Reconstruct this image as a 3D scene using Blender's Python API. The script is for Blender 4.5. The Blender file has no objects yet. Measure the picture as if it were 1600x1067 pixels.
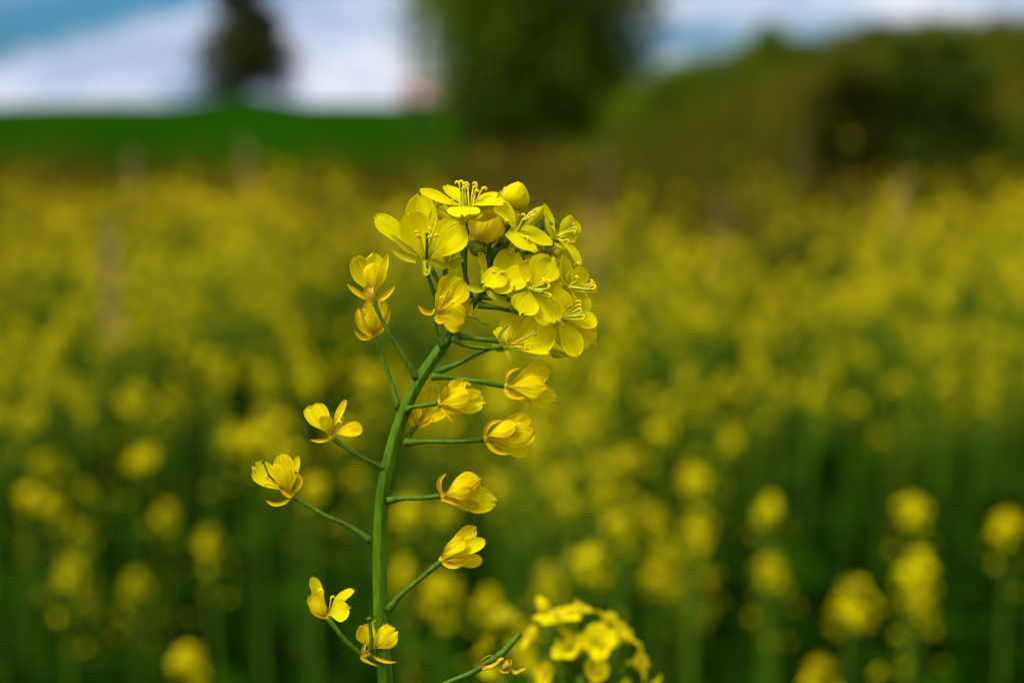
import bpy, math, random
import numpy as np
from mathutils import Vector, Matrix
R = math.radians
rng = random.Random(7)
nr = np.random.default_rng(11)
sc = bpy.context.scene
C = sc.collection

# ------------------------------------------------------------------ camera
FPX, CX, CY = 2667.0, 800.0, 533.5          # focal length and centre in photo pixels
CAMZ = 1.35
PITCH = math.atan((533.5 - 185) / FPX)
DF = 0.34                                   # focus distance
S = DF / FPX                                # metres per photo pixel at focus
cd = bpy.data.cameras.new('camera')
cam = bpy.data.objects.new('camera', cd); C.objects.link(cam)
cam.location = (0, 0, CAMZ); cam.rotation_euler = (R(90) - PITCH, 0, 0)
cd.lens = 60; cd.sensor_width = 36; cd.clip_start = 0.02; cd.clip_end = 6000
cd.dof.use_dof = True; cd.dof.focus_distance = DF; cd.dof.aperture_fstop = 8.6
sc.camera = cam
FW = Vector((0, math.cos(PITCH), -math.sin(PITCH)))
UP = Vector((0, math.sin(PITCH), math.cos(PITCH)))
RT = Vector((1, 0, 0))
CO = Vector((0, 0, CAMZ))

# ------------------------------------------------------------------ world, sun, exposure
SUN_EL, SUN_AZ = R(56), math.atan2(-0.75, -0.42)
w = bpy.data.worlds.new('World'); sc.world = w; w.use_nodes = True
nt = w.node_tree; N = nt.nodes; L = nt.links
for n in list(N): N.remove(n)
out = N.new('ShaderNodeOutputWorld'); bg = N.new('ShaderNodeBackground'); bg.inputs['Strength'].default_value = 0.10
sky = N.new('ShaderNodeTexSky'); sky.sky_type = 'NISHITA'; sky.sun_disc = False
sky.sun_elevation = SUN_EL; sky.sun_rotation = SUN_AZ; sky.air_density = 1.3; sky.ozone_density = 2.0
tc = N.new('ShaderNodeTexCoord')
mp = N.new('ShaderNodeMapping'); mp.inputs['Scale'].default_value = (5, 5, 13.0)
mp.inputs['Location'].default_value = (1.1, 0.0, 0.35); mp.inputs['Rotation'].default_value = (0, R(-6), 0)
no = N.new('ShaderNodeTexNoise'); no.inputs['Scale'].default_value = 1.0; no.inputs['Detail'].default_value = 5; no.inputs['Roughness'].default_value = .55
cr = N.new('ShaderNodeValToRGB'); cr.color_ramp.interpolation = 'EASE'; cr.color_ramp.elements[0].position = .08; cr.color_ramp.elements[1].position = .50
mx = N.new('ShaderNodeMixRGB')
# cloud deck: dimmer near the horizon, brighter overhead
sxw = N.new('ShaderNodeSeparateXYZ'); L.new(tc.outputs['Generated'], sxw.inputs[0])
crw = N.new('ShaderNodeValToRGB'); crw.color_ramp.elements[0].position = .05; crw.color_ramp.elements[1].position = .45
crw.color_ramp.elements[0].color = (5.6, 5.9, 6.9, 1); crw.color_ramp.elements[1].color = (8.2, 8.1, 8.0, 1)
L.new(sxw.outputs[2], crw.inputs[0]); 
n9 = N.new('ShaderNodeTexNoise'); n9.inputs['Scale'].default_value = 2.2; n9.inputs['Detail'].default_value = 6
r9 = N.new('ShaderNodeValToRGB'); r9.color_ramp.elements[0].position = .40; r9.color_ramp.elements[1].position = .60
r9.color_ramp.elements[0].color = (.56, .64, .76, 1); r9.color_ramp.elements[1].color = (1.04, 1.03, 1.0, 1)
m9 = N.new('ShaderNodeMixRGB'); m9.blend_type = 'MULTIPLY'; m9.inputs[0].default_value = 1
L.new(mp.outputs[0], n9.inputs['Vector']); L.new(n9.outputs['Fac'], r9.inputs[0]); L.new(crw.outputs[0], m9.inputs[1]); L.new(r9.outputs[0], m9.inputs[2])
L.new(m9.outputs[0], mx.inputs['Color2'])
L.new(tc.outputs['Generated'], mp.inputs['Vector']); L.new(mp.outputs[0], no.inputs['Vector'])
# breaks in the cloud deck, as directions on the sky: (x, y, z), half widths
dist_ = N.new('ShaderNodeVectorMath'); dist_.operation = 'MULTIPLY_ADD'; dist_.inputs[1].default_value = (.14, .14, .06)
L.new(no.outputs['Color'], dist_.inputs[0]); sub_ = N.new('ShaderNodeVectorMath'); sub_.inputs[1].default_value = (-.07, -.07, -.03)
L.new(tc.outputs['Generated'], sub_.inputs[0]); L.new(sub_.outputs[0], dist_.inputs[2])
acc = no.outputs['Fac']
for (ax_, az_), (wx_, wz_), k_ in (((-.28, .052), (.22, .026), .72), ((-.22, .006), (.20, .010), .42), ((.07, .042), (.07, .016), .25), ((.17, .052), (.09, .016), .28), ((-.05, .12), (.3, .04), .3), ((.5, .1), (.3, .06), .4)):
    m2 = N.new('ShaderNodeMapping'); m2.vector_type = 'TEXTURE'; yy_ = math.sqrt(max(.01, 1 - ax_ ** 2 - az_ ** 2))
    m2.inputs['Rotation'].default_value = (0, R(-9), 0); m2.inputs['Location'].default_value = (ax_, yy_, az_); m2.inputs['Scale'].default_value = (wx_, .35, wz_)
    gr = N.new('ShaderNodeTexGradient'); gr.gradient_type = 'SPHERICAL'; L.new(dist_.outputs[0], m2.inputs[0]); L.new(m2.outputs[0], gr.inputs[0])
    ma = N.new('ShaderNodeMath'); ma.operation = 'MULTIPLY_ADD'; ma.inputs[1].default_value = -k_; L.new(gr.outputs['Fac'], ma.inputs[0]); L.new(acc, ma.inputs[2]); acc = ma.outputs[0]
L.new(acc, cr.inputs['Fac']); L.new(cr.outputs['Color'], mx.inputs['Fac'])
tint = N.new('ShaderNodeMixRGB'); tint.blend_type = 'MULTIPLY'; tint.inputs['Fac'].default_value = 1; tint.inputs['Color2'].default_value = (.13, .40, .80, 1)
L.new(sky.outputs[0], tint.inputs['Color1']); L.new(tint.outputs[0], mx.inputs['Color1']); L.new(mx.outputs[0], bg.inputs['Color']); L.new(bg.outputs[0], out.inputs[0])
ld = bpy.data.lights.new('sun', 'SUN'); ld.energy = 3.0; ld.angle = R(22); ld.color = (1, .95, .86)
sun = bpy.data.objects.new('sun', ld); C.objects.link(sun)
sdir = Vector((math.sin(SUN_AZ) * math.cos(SUN_EL), math.cos(SUN_AZ) * math.cos(SUN_EL), math.sin(SUN_EL)))
sun.rotation_euler = sdir.to_track_quat('Z', 'Y').to_euler()
sc.view_settings.view_transform = 'Standard'; sc.view_settings.look = 'None'
sc.view_settings.exposure = 0.54; sc.view_settings.gamma = 1.0
sc.cycles.max_bounces = 8; sc.cycles.transparent_max_bounces = 8
sc.cycles.use_denoising = True

# ------------------------------------------------------------------ materials
def mat(name, c1, c2=None, nscale=200, rough=.5, trans=0.0, veins=0.0, bump=0.0, spec=.3, coord='Object', lo=.35, hi=.65, rnd=0.0, streak=0.0, claw=None):
    m = bpy.data.materials.new(name); m.use_nodes = True
    t = m.node_tree; n = t.nodes; l = t.links
    p = n['Principled BSDF']; o = n['Material Output']
    p.inputs['Roughness'].default_value = rough; p.inputs['Specular IOR Level'].default_value = spec
    tcn = n.new('ShaderNodeTexCoord')
    nz = n.new('ShaderNodeTexNoise'); nz.inputs['Scale'].default_value = nscale; nz.inputs['Detail'].default_value = 4
    l.new(tcn.outputs[coord], nz.inputs['Vector'])
    st_out = None
    if streak:      # fine ribs and streaks that run along the stem, with scattered pale specks
        ms_ = n.new('ShaderNodeMapping'); ms_.inputs['Scale'].default_value = (1, 1, .05); l.new(tcn.outputs[coord], ms_.inputs[0])
        ns_ = n.new('ShaderNodeTexNoise'); ns_.inputs['Scale'].default_value = 1500; ns_.inputs['Detail'].default_value = 3; l.new(ms_.outputs[0], ns_.inputs['Vector'])
        sp_ = n.new('ShaderNodeTexVoronoi'); sp_.inputs['Scale'].default_value = 900; l.new(tcn.outputs[coord], sp_.inputs['Vector'])
        st_out = (ns_.outputs['Fac'], sp_.outputs['Distance'])
    rp = n.new('ShaderNodeValToRGB'); rp.color_ramp.elements[0].position = lo; rp.color_ramp.elements[1].position = hi
    rp.color_ramp.elements[0].color = (*c1, 1); rp.color_ramp.elements[1].color = (*(c2 or c1), 1)
    l.new(nz.outputs['Fac'], rp.inputs['Fac'])
    col = rp.outputs['Color']
    if st_out:
        ra = n.new('ShaderNodeValToRGB'); ra.color_ramp.elements[0].position = .38; ra.color_ramp.elements[1].position = .62
        ra.color_ramp.elements[0].color = (1 - streak, 1 - streak, 1 - streak, 1); ra.color_ramp.elements[1].color = (1 + streak, 1 + streak * .8, 1, 1); l.new(st_out[0], ra.inputs[0])
        m1 = n.new('ShaderNodeMixRGB'); m1.blend_type = 'MULTIPLY'; m1.inputs[0].default_value = 1; l.new(col, m1.inputs[1]); l.new(ra.outputs[0], m1.inputs[2])
        rb = n.new('ShaderNodeValToRGB'); rb.color_ramp.elements[0].position = .10; rb.color_ramp.elements[1].position = .22
        rb.color_ramp.elements[0].color = (.45, .45, .45, 1); rb.color_ramp.elements[1].color = (0, 0, 0, 1); l.new(st_out[1], rb.inputs[0])
        m3 = n.new('ShaderNodeMixRGB'); m3.inputs[2].default_value = (.16, .20, .02, 1); l.new(rb.outputs[0], m3.inputs[0]); l.new(m1.outputs[0], m3.inputs[1]); col = m3.outputs[0]
    if claw:        # the narrow base of each petal is a different yellow
        uc = n.new('ShaderNodeUVMap'); uc.uv_map = 'UVMap'; sc_ = n.new('ShaderNodeSeparateXYZ'); l.new(uc.outputs[0], sc_.inputs[0])
        mc = n.new('ShaderNodeMath'); mc.operation = 'MULTIPLY_ADD'; mc.inputs[1].default_value = .35; l.new(nz.outputs['Fac'], mc.inputs[0]); l.new(sc_.outputs[1], mc.inputs[2])
        rc = n.new('ShaderNodeValToRGB'); rc.color_ramp.elements[0].position = .22; rc.color_ramp.elements[1].position = .62
        rc.color_ramp.elements[0].color = (1, 1, 1, 1); rc.color_ramp.elements[1].color = (0, 0, 0, 1); l.new(mc.outputs[0], rc.inputs[0])
        m4 = n.new('ShaderNodeMixRGB'); m4.inputs[2].default_value = (*claw, 1); l.new(rc.outputs[0], m4.inputs[0]); l.new(col, m4.inputs[1]); col = m4.outputs[0]
    if rnd:
        oi = n.new('ShaderNodeObjectInfo'); hs = n.new('ShaderNodeHueSaturation')
        mr = n.new('ShaderNodeMapRange'); mr.inputs['To Min'].default_value = 1 - rnd; mr.inputs['To Max'].default_value = 1 + rnd * .5
        l.new(oi.outputs['Random'], mr.inputs['Value']); l.new(mr.outputs[0], hs.inputs['Value']); l.new(col, hs.inputs['Color']); col = hs.outputs[0]
    if veins:
        # fine veins that fan out from the claw of each petal
        uv = n.new('ShaderNodeUVMap'); uv.uv_map = 'UVMap'
        mpn = n.new('ShaderNodeMapping'); mpn.inputs['Scale'].default_value = (9, 1.6, 1)
        wv = n.new('ShaderNodeTexNoise'); wv.inputs['Scale'].default_value = 1.0; wv.inputs['Detail'].default_value = 3
        l.new(uv.outputs[0], mpn.inputs[0]); l.new(mpn.outputs[0], wv.inputs['Vector'])
        r2 = n.new('ShaderNodeValToRGB'); r2.color_ramp.elements[0].position = .36; r2.color_ramp.elements[1].position = .56
        l.new(wv.outputs['Fac'], r2.inputs['Fac'])
        mm = n.new('ShaderNodeMixRGB'); mm.blend_type = 'MULTIPLY'; mm.inputs['Color2'].default_value = (.80, .66, .35, 1)
        iv = n.new('ShaderNodeMath'); iv.operation = 'SUBTRACT'; iv.inputs[0].default_value = 1
        l.new(r2.outputs[0], iv.inputs[1])
        ms = n.new('ShaderNodeMath'); ms.operation = 'MULTIPLY'; ms.inputs[1].default_value = veins
        l.new(iv.outputs[0], ms.inputs[0]); l.new(ms.outputs[0], mm.inputs['Fac']); l.new(col, mm.inputs['Color1']); col = mm.outputs[0]
        bp = n.new('ShaderNodeBump'); bp.inputs['Strength'].default_value = .45; bp.inputs['Distance'].default_value = .0005
        l.new(wv.outputs['Fac'], bp.inputs['Height']); l.new(bp.outputs[0], p.inputs['Normal'])
    elif bump:
        bp = n.new('ShaderNodeBump'); bp.inputs['Strength'].default_value = .4; bp.inputs['Distance'].default_value = bump
        l.new(nz.outputs['Fac'], bp.inputs['Height']); l.new(bp.outputs[0], p.inputs['Normal'])
    l.new(col, p.inputs['Base Color'])
    if trans:
        tr = n.new('ShaderNodeBsdfTranslucent'); mxs = n.new('ShaderNodeMixShader'); mxs.inputs[0].default_value = trans
        l.new(col, tr.inputs[0]); l.new(p.outputs[0], mxs.inputs[1]); l.new(tr.outputs[0], mxs.inputs[2]); l.new(mxs.outputs[0], o.inputs[0])
    return m
M = {}
M['petal'] = mat('fresh_petal', (.80, .69, .001), (.88, .79, .0012), 260, .75, .36, .42, rnd=.05, spec=.04, claw=(.60, .58, .004))
M['old'] = mat('ageing_petal', (.75, .57, .0012), (.85, .71, .0015), 420, .75, .34, .8, rnd=.08, spec=.04, claw=(.68, .45, .003))
M['bud'] = mat('bud_petal', (.76, .58, .003), (.82, .67, .004), 300, .6, .25, .25, spec=.1)
M['sepal'] = mat('fresh_sepal', (.44, .44, .004), (.62, .58, .008), 400, .55, .25, .2, spec=.12)
M['oldsepal'] = mat('ageing_sepal', (.70, .44, .004), (.80, .58, .006), 500, .6, .2, .5, spec=.06)
M['green'] = mat('stem_green', (.050, .120, .0012), (.085, .165, .002), 160, .5, bump=.00006, spec=.09, streak=.22)
M['stalk'] = mat('stalk_green', (.045, .105, .0015), (.09, .17, .002), 350, .5, spec=.09, streak=.2)
M['greenbud'] = mat('green_bud', (.10, .14, .005), (.20, .22, .007), 400, .5, spec=.2)
M['pistil'] = mat('pistil_green', (.30, .36, .008), (.42, .46, .012), 500, .45, spec=.2)
M['filament'] = mat('filament_yellow', (.66, .62, .012), (.76, .70, .015), 500, .45, spec=.15)
M['anther'] = mat('anther_orange', (.74, .50, .008), (.84, .66, .012), 1500, .7, bump=.0002, spec=.1)
M['withered'] = mat('withered_brown', (.46, .30, .014), (.68, .48, .022), 900, .7, .2, bump=.0002, spec=.1)
M['farpetal'] = mat('field_petal', (.76, .62, .0008), (.88, .76, .001), 60, .8, .30, rnd=.16, spec=.05)
M['farbud'] = mat('field_bud', (.30, .30, .004), (.5, .45, .006), 80, .6, spec=.1)
M['farstem'] = mat('field_stem', (.06, .13, .003), (.09, .17, .004), 30, .6, rnd=.2, spec=.1)
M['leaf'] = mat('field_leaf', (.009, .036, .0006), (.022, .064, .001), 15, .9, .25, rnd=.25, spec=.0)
M['stalkdry'] = mat('dry_stalk', (.34, .20, .09), (.46, .30, .16), 20, .8, spec=.1)
M['bark'] = mat('bark', (.05, .035, .02), (.11, .08, .05), 12, .9, bump=.01, spec=.1)

# ------------------------------------------------------------------ helpers
def tag(o, label=None, cat=None, group=None, kind=None):
    if label: o['label'] = label
    if cat: o['category'] = cat
    if group: o['group'] = group
    if kind: o['kind'] = kind
    return o
def link(name, me, parent=None):
    o = bpy.data.objects.new(name, me); C.objects.link(o)
    if parent is not None: o.parent = parent
    return o
def mesh(name, vs, fs, mats, mi=None, uvs=None, smooth=True):
    me = bpy.data.meshes.new(name)
    me.from_pydata([tuple(v) for v in vs], [], [tuple(f) for f in fs])
    for m in (mats if isinstance(mats, (list, tuple)) else [mats]): me.materials.append(m)
    if mi is not None: me.polygons.foreach_set('material_index', np.asarray(mi, dtype=np.int32))
    if smooth: me.polygons.foreach_set('use_smooth', [True] * len(me.polygons))
    if uvs is not None:
        ul = me.uv_layers.new(name='UVMap')
        li = np.zeros(len(me.loops), dtype=np.int32); me.loops.foreach_get('vertex_index', li)
        ul.data.foreach_set('uv', np.asarray(uvs, dtype=np.float32)[li].ravel())
    me.update(); return me
def empty(name, loc, rz=0):
    o = bpy.data.objects.new(name, None); C.objects.link(o); o.location = loc; o.rotation_euler = (0, 0, rz)
    o.empty_display_size = .02
    return o
def P(x, y, d=0.0):
    """photo pixel and depth (in focus-plane pixels towards the viewer) to a world point"""
    D = DF - d * S
    return CO + FW * D + RT * ((x - CX) / FPX * D) + UP * ((CY - y) / FPX * D)
def V(n):
    return (RT * n[0] + UP * n[1] - FW * n[2]).normalized()
def catmull(pts, k=5):
    pts = [Vector(p) for p in pts]
    if len(pts) < 3:
        return [pts[0].lerp(pts[-1], i / k) for i in range(k + 1)], [i / k for i in range(k + 1)]
    o, ts = [], []
    q = [pts[0] * 2 - pts[1]] + pts + [pts[-1] * 2 - pts[-2]]
    for i in range(1, len(q) - 2):
        for j in range(k):
            t = j / k
            a, b, c, d = q[i - 1], q[i], q[i + 1], q[i + 2]
            o.append(.5 * ((2 * b) + (c - a) * t + (2 * a - 5 * b + 4 * c - d) * t * t + (3 * b - a - 3 * c + d) * t ** 3)); ts.append(i - 1 + t)
    o.append(pts[-1]); ts.append(len(pts) - 1)
    return o, ts
def tube(pts, rad, seg=8, k=5, cap=True, flat=1.0, ridge=0.0):
    """smooth tapering tube; rad one value per point or a single value"""
    if not isinstance(rad, (list, tuple)): rad = [rad] * len(pts)
    ps, ts = catmull(pts, k)
    if len(pts) < 3: ts = [t * (len(pts) - 1) for t in ts]
    vs, fs = [], []
    prev = None
    for i, p in enumerate(ps):
        a = ps[max(0, i - 1)]; b = ps[min(len(ps) - 1, i + 1)]
        t = (b - a); t = t.normalized() if t.length > 1e-9 else Vector((0, 0, 1))
        if prev is None: prev = t.orthogonal()
        u = (prev - t * prev.dot(t)).normalized(); prev = u; v = t.cross(u)
        j = min(int(ts[i]), len(rad) - 2) if len(rad) > 1 else 0
        fr = ts[i] - j
        r = rad[j] * (1 - fr) + rad[min(j + 1, len(rad) - 1)] * fr
        for s in range(seg):
            an = 2 * math.pi * s / seg; rr = r * (1 + ridge * math.cos(an * 6))
            vs.append(p + u * (rr * math.cos(an)) + v * (rr * flat * math.sin(an)))
    n = len(ps)
    for i in range(n - 1):
        for s in range(seg):
            s2 = (s + 1) % seg
            fs.append((i * seg + s, i * seg + s2, (i + 1) * seg + s2, (i + 1) * seg + s))
    if cap:
        vs.append(ps[0]); vs.append(ps[-1] + (ps[-1] - ps[-2]).normalized() * (rad[-1] * .6))
        for s in range(seg):
            s2 = (s + 1) % seg
            fs.append((len(vs) - 2, s2, s)); fs.append((len(vs) - 1, (n - 1) * seg + s, (n - 1) * seg + s2))
    return vs, fs
def ellipsoid(c, ax, r1, r2, nu=10, nv=7):
    ax = ax.normalized(); u = ax.orthogonal().normalized(); v = ax.cross(u); vs, fs = [], []
    for j in range(nv + 1):
        th = math.pi * j / nv
        for i in range(nu):
            a = 2 * math.pi * i / nu
            vs.append(c + ax * (-math.cos(th) * r2) + (u * math.cos(a) + v * math.sin(a)) * (math.sin(th) * r1))
    for j in range(nv):
        for i in range(nu):
            i2 = (i + 1) % nu; fs.append((j * nu + i, j * nu + i2, (j + 1) * nu + i2, (j + 1) * nu + i))
    return vs, fs
def join(parts):
    vs, fs, mi = [], [], []
    for k, (v, f) in enumerate(parts):
        m = 0
        if isinstance(v, tuple): m, v = v
        o = len(vs); vs += list(v); fs += [tuple(a + o for a in q) for q in f]; mi += [m] * len(f)
    return vs, fs, mi

def petal_geo(b, c, t, W, n, cup=.16, prof='limb', ruf=.05, nu=8, nv=13, skew=0.0, seed=None, roll=0.0):
    """a petal or sepal: quadratic spine b-c-t (world), full width W, n = side it is concave to"""
    q = random.Random(seed if seed is not None else rng.random())
    ph = [q.uniform(0, 6.3) for _ in range(5)]
    notch = q.uniform(0, .11)
    vs, uv, fs = [], [], []
    ts = [0, .06, .13, .21, .3, .4, .5, .6, .69, .78, .86, .925, .97, 1.0][:nv + 1]
    for j, tt in enumerate(ts):
        p = b * (1 - tt) ** 2 + c * (2 * tt * (1 - tt)) + t * tt * tt
        tan = ((c - b) * (1 - tt) + (t - c) * tt)
        tan = tan.normalized() if tan.length > 1e-9 else (t - b).normalized()
        nn = n - tan * n.dot(tan)
        nn = nn.normalized() if nn.length > 1e-6 else tan.orthogonal().normalized()
        s = tan.cross(nn)
        if roll:
            a = roll * tt; nn, s = nn * math.cos(a) + s * math.sin(a), s * math.cos(a) - nn * math.sin(a)
        if prof == 'limb':
            f = .13 + .87 * (max(0, (tt - .12)) / .54) ** 1.05 if tt < .66 else math.sqrt(max(0, 1 - ((tt - .66) / .345) ** 2.3))
            if tt < .66: f = min(1, .13 + .87 * math.sin(min(1, max(0, tt - .1) / .56) * math.pi / 2) ** 1.25)
        elif prof == 'oval':
            f = math.sin(math.pi * min(1, (.08 + .9 * tt))) ** .62
        else:
            f = (.55 + .45 * math.sin(math.pi * min(1, tt * 1.1))) * (1 if tt < .8 else math.sqrt(max(0, 1 - ((tt - .8) / .203) ** 2)))
        wd = W * .5 * max(f, .015)
        for i in range(nu + 1):
            u = -1 + 2 * i / nu
            edge = abs(u) ** 3
            off = cup * wd * 2 * (u * u - .3)
            off += ruf * W * (math.sin(ph[0] + u * 3.1 + tt * 7) * edge * tt + .35 * math.sin(ph[1] + u * 5 + tt * 5) * tt * tt)
            off += W * (.012 if ruf < .07 else .030) * math.sin(u * 7.5 + ph[2]) * math.sin(tt * 2.6 + ph[3] * .3) * (1 if prof != 'sepal' else .3)
            end = tt ** 6 * W * (notch * math.cos(u * 4 + ph[2]) + .03 * math.sin(9 * u + ph[3]))
            vs.append(p + s * (u * wd * (1 + .05 * math.sin(ph[4] + tt * 9)) + skew * wd * tt) + nn * off - tan * end)
            uv.append((u * .5 + .5, tt))
    for j in range(len(ts) - 1):
        for i in range(nu):
            a = j * (nu + 1) + i; fs.append((a, a + 1, a + nu + 2, a + nu + 1))
    return vs, fs, uv

class Flower:
    """one flower part of a plant: mesh 'flower' (receptacle) with petals, sepals, stamens, pistil as children"""
    def __init__(s, plant, base, ax=(0, 1, 0), r=3.2, name='flower', m='sepal', label=None):
        s.plant = plant; s.o0 = plant.location.copy()
        vs, fs = ellipsoid(base, ax if isinstance(ax, Vector) else V(ax), r * S, r * 1.25 * S)
        s.o = link(name, s.mk(name, vs, fs, M[m]), plant)
        if label: s.o['label'] = label
    def mk(s, nm, vs, fs, m, **k):
        return mesh(nm, [v - s.o0 for v in vs], fs, m, **k)
    def petw(s, b, c, t, W, n, cup=.16, m='petal', nm='petal', prof='limb', ruf=.05, skew=0, roll=0):
        if m == 'old' and prof != 'sepal': ruf = max(ruf, .09)
        vs, fs, uv = petal_geo(b, c, t, W, n, cup, prof, ruf, skew=skew, roll=roll)
        me = s.mk(nm, vs, fs, M[m], uvs=uv)
        return link(nm, me, s.o)
    def pet(s, b, t, W, n=(0, 0, 1), bend=0, cup=.16, m='petal', nm='petal', prof='limb', ruf=.05, skew=0, roll=0):
        b = P(*b); t = P(*t); n = V(n)
        return s.petw(b, (b + t) / 2 - n * (bend * 2 * S), t, W * S, n, cup, m, nm, prof, ruf, skew, roll)
    def sep(s, pts, W=9, m='sepal', n=(0, .3, 1), cup=.35):
        """a narrow boat-shaped sepal through 2 or 3 points"""
        if len(pts) == 2:
            b, t = P(*pts[0]), P(*pts[1]); c = (b + t) / 2
        else:
            b, q, t = (P(*a) for a in pts); c = q * 2 - (b + t) / 2
        return s.petw(b, c, t, W * S, V(n), cup, m, 'sepal', 'sepal', .02)
    def sta(s, pts, r=1.25, anther=1.0, m='filament', am='anther'):
        r *= .85; anther *= .88
        ps = [P(*a) for a in pts]
        a = tube(ps, r * S, 6, 3)
        parts = [((0, a[0]), a[1])]
        if anther:
            e = ps[-1]; d = (ps[-1] - ps[-2]).normalized(); sd = d.cross(FW).normalized() * (1 if rng.random() < .5 else -1)
            k = 6.2 * S * anther
            cur = [e - d * k * .2, e + d * k * .5 + sd * k * .15, e + d * k * .75 + sd * k * .75, e + d * k * .25 + sd * k * 1.1]
            v2 = tube(cur, [1.6 * S * anther, 2.1 * S * anther, 2.1 * S * anther, 1.2 * S * anther], 7, 3)
            parts.append(((1, v2[0]), v2[1]))
        vs, fs, mi = join(parts)
        return link('stamen', s.mk('stamen', vs, fs, [M[m], M[am]], mi=mi), s.o)
    def pis(s, pts, r=2.0, m='pistil', knob=1.35):
        ps = [P(*a) for a in pts]
        rr = [r * S * (1 - .25 * i / (len(ps) - 1)) for i in range(len(ps))]
        a = tube(ps, rr, 8, 4); e = ellipsoid(ps[-1], ps[-1] - ps[-2], r * knob * S, r * knob * .8 * S, 8, 6)
        vs, fs, mi = join([((0, a[0]), a[1]), ((0, e[0]), e[1])])
        return link('pistil', s.mk('pistil', vs, fs, M[m]), s.o)
    def generic(s, base, ax, Rr, roll=0, opening=1.0, m='petal', sm='sepal', k=1.0, stam=True):
        """an open four-petalled flower of outer radius Rr px at base, facing ax (camera frame)"""
        b = P(*base); a = V(ax); u = a.orthogonal().normalized(); v = a.cross(u); q = Rr * S * k
        for i in range(4):
            an = roll + i * math.pi / 2 + rng.uniform(-.12, .12); d = u * math.cos(an) + v * math.sin(an)
            up = .36; op = opening * rng.uniform(.85, 1.08)
            t = b + a * q * (up + .62 * (1 - op) + rng.uniform(-.05, .05)) + d * q * (.3 + .72 * op)
            c = b + a * q * (.5 + .2 * (1 - op)) + d * q * .12
            s.petw(b, c, t, q * rng.uniform(.78, .92), a + d * -.3 * (1 - op), .10, m, ruf=.06)
            an2 = an + math.pi / 4; d2 = u * math.cos(an2) + v * math.sin(an2)
            s.petw(b, b + a * q * .25 + d2 * q * .2, b + a * q * .42 + d2 * q * .48, q * .17, -d2, .3, sm, 'sepal', 'sepal', .02)
        if stam:
            for i in range(6):
                an = i * math.pi / 3 + .3; d = u * math.cos(an) + v * math.sin(an); e = b + a * q * rng.uniform(.62, .8) + d * q * .17
                w1 = tube([b + a * q * .1, b + a * q * .4 + d * q * .07, e], 1.2 * S * k, 6, 3)
                w2 = ellipsoid(e, a + d * .8, 2.2 * S * k, 4.2 * S * k, 7, 5)
                vs, fs, mi = join([((0, w1[0]), w1[1]), ((1, w2[0]), w2[1])])
                link('stamen', s.mk('stamen', vs, fs, [M['filament'], M['anther']], mi=mi), s.o)
            w1 = tube([b, b + a * q * .4, b + a * q * .78], [2.2 * S * k, 2 * S * k, 1.5 * S * k], 7, 3)
            link('pistil', s.mk('pistil', w1[0], w1[1], M['pistil']), s.o)
    def bud(s, base, tip, rad, m='bud', opening=.12, sepals=2, sm='sepal', swirl=.5):
        """petals still wrapped round each other"""
        b, t = P(*base), P(*tip); ax = (t - b); Ln = ax.length; ax.normalize(); u = ax.orthogonal().normalized(); v = ax.cross(u); r = rad * S
        for i in range(4):
            vs, uv, fs = [], [], []; nu, nv = 9, 11
            a0 = i * math.pi / 2 + .7
            for j in range(nv + 1):
                tt = j / nv
                rr = r * (math.sin(math.pi * min(1, tt ** .85 * (1 - opening * .6) + .03)) ** .75) * (1 + .06 * i)
                for g in range(nu + 1):
                    uu = g / nu; an = a0 + (uu - .5) * 2.5 + swirl * tt
                    r3 = rr * (1 + .10 * uu * tt)
                    le = Ln * (tt - .10 * (abs(uu - .5) * 2) ** 2 * tt)
                    vs.append(b + ax * le + (u * math.cos(an) + v * math.sin(an)) * r3); uv.append((uu, tt))
            for j in range(nv):
                for g in range(nu):
                    a = j * (nu + 1) + g; fs.append((a, a + 1, a + nu + 2, a + nu + 1))
            link('petal', s.mk('petal', vs, fs, M[m], uvs=uv), s.o)
        for i in range(sepals):
            an = i * 2 * math.pi / max(sepals, 1) + .4; d = u * math.cos(an) + v * math.sin(an)
            s.petw(b, b + d * r * 1.25 + ax * Ln * .15, b + d * r * 1.02 + ax * Ln * .7, r * .75, -d, .3, sm, 'sepal', 'sepal', .02)

# ------------------------------------------------------------------ terrain
def sst(a, b, x):
    t = np.clip((x - a) / (b - a), 0, 1); return t * t * (3 - 2 * t)
def height(x, y):
    x = np.asarray(x, float); y = np.asarray(y, float)
    h = .95 * sst(15, 30, y) + .86 * sst(28, 60, y) - 1.3 * sst(64, 110, y)
    h = h + .42 * np.exp(-(((x + 7.7) / 2.0) ** 2 + ((y - 50) / 3.5) ** 2))
    bank = sst(-1.6, 4.5, x - .06 * y) * sst(13, 23, y) * (1 - .8 * sst(30, 70, y)) * 1.75
    h = h * (1 - .55 * sst(1, 6, x) * sst(13, 24, y) * (1 - sst(34, 70, y))) + bank * (1 - .5 * sst(14, 60, x))
    h = h + .05 * np.sin(x * .7 + y * .31) * sst(13, 22, y)
    return h + .012 * np.sin(x * 5.1) * np.cos(y * 4.3) * (1 - sst(10, 20, y))
def axis(segs):
    o = []
    for a, b, st in segs: o += list(np.arange(a, b, st))
    return np.array(o + [segs[-1][1]])
gx = axis([(-2500, -300, 440), (-300, -40, 26), (-40, -12, 1.2), (-12, 14, .4), (14, 40, 1.2), (40, 300, 26), (300, 2500, 440)])
gy = axis([(-400, -20, 76), (-20, -2, 2), (-2, 70, .5), (70, 120, 2), (120, 300, 20), (300, 3200, 290)])
X, Y = np.meshgrid(gx, gy); Z = height(X, Y)
vs = np.stack([X.ravel(), Y.ravel(), Z.ravel()], 1); nx = len(gx)
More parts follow.
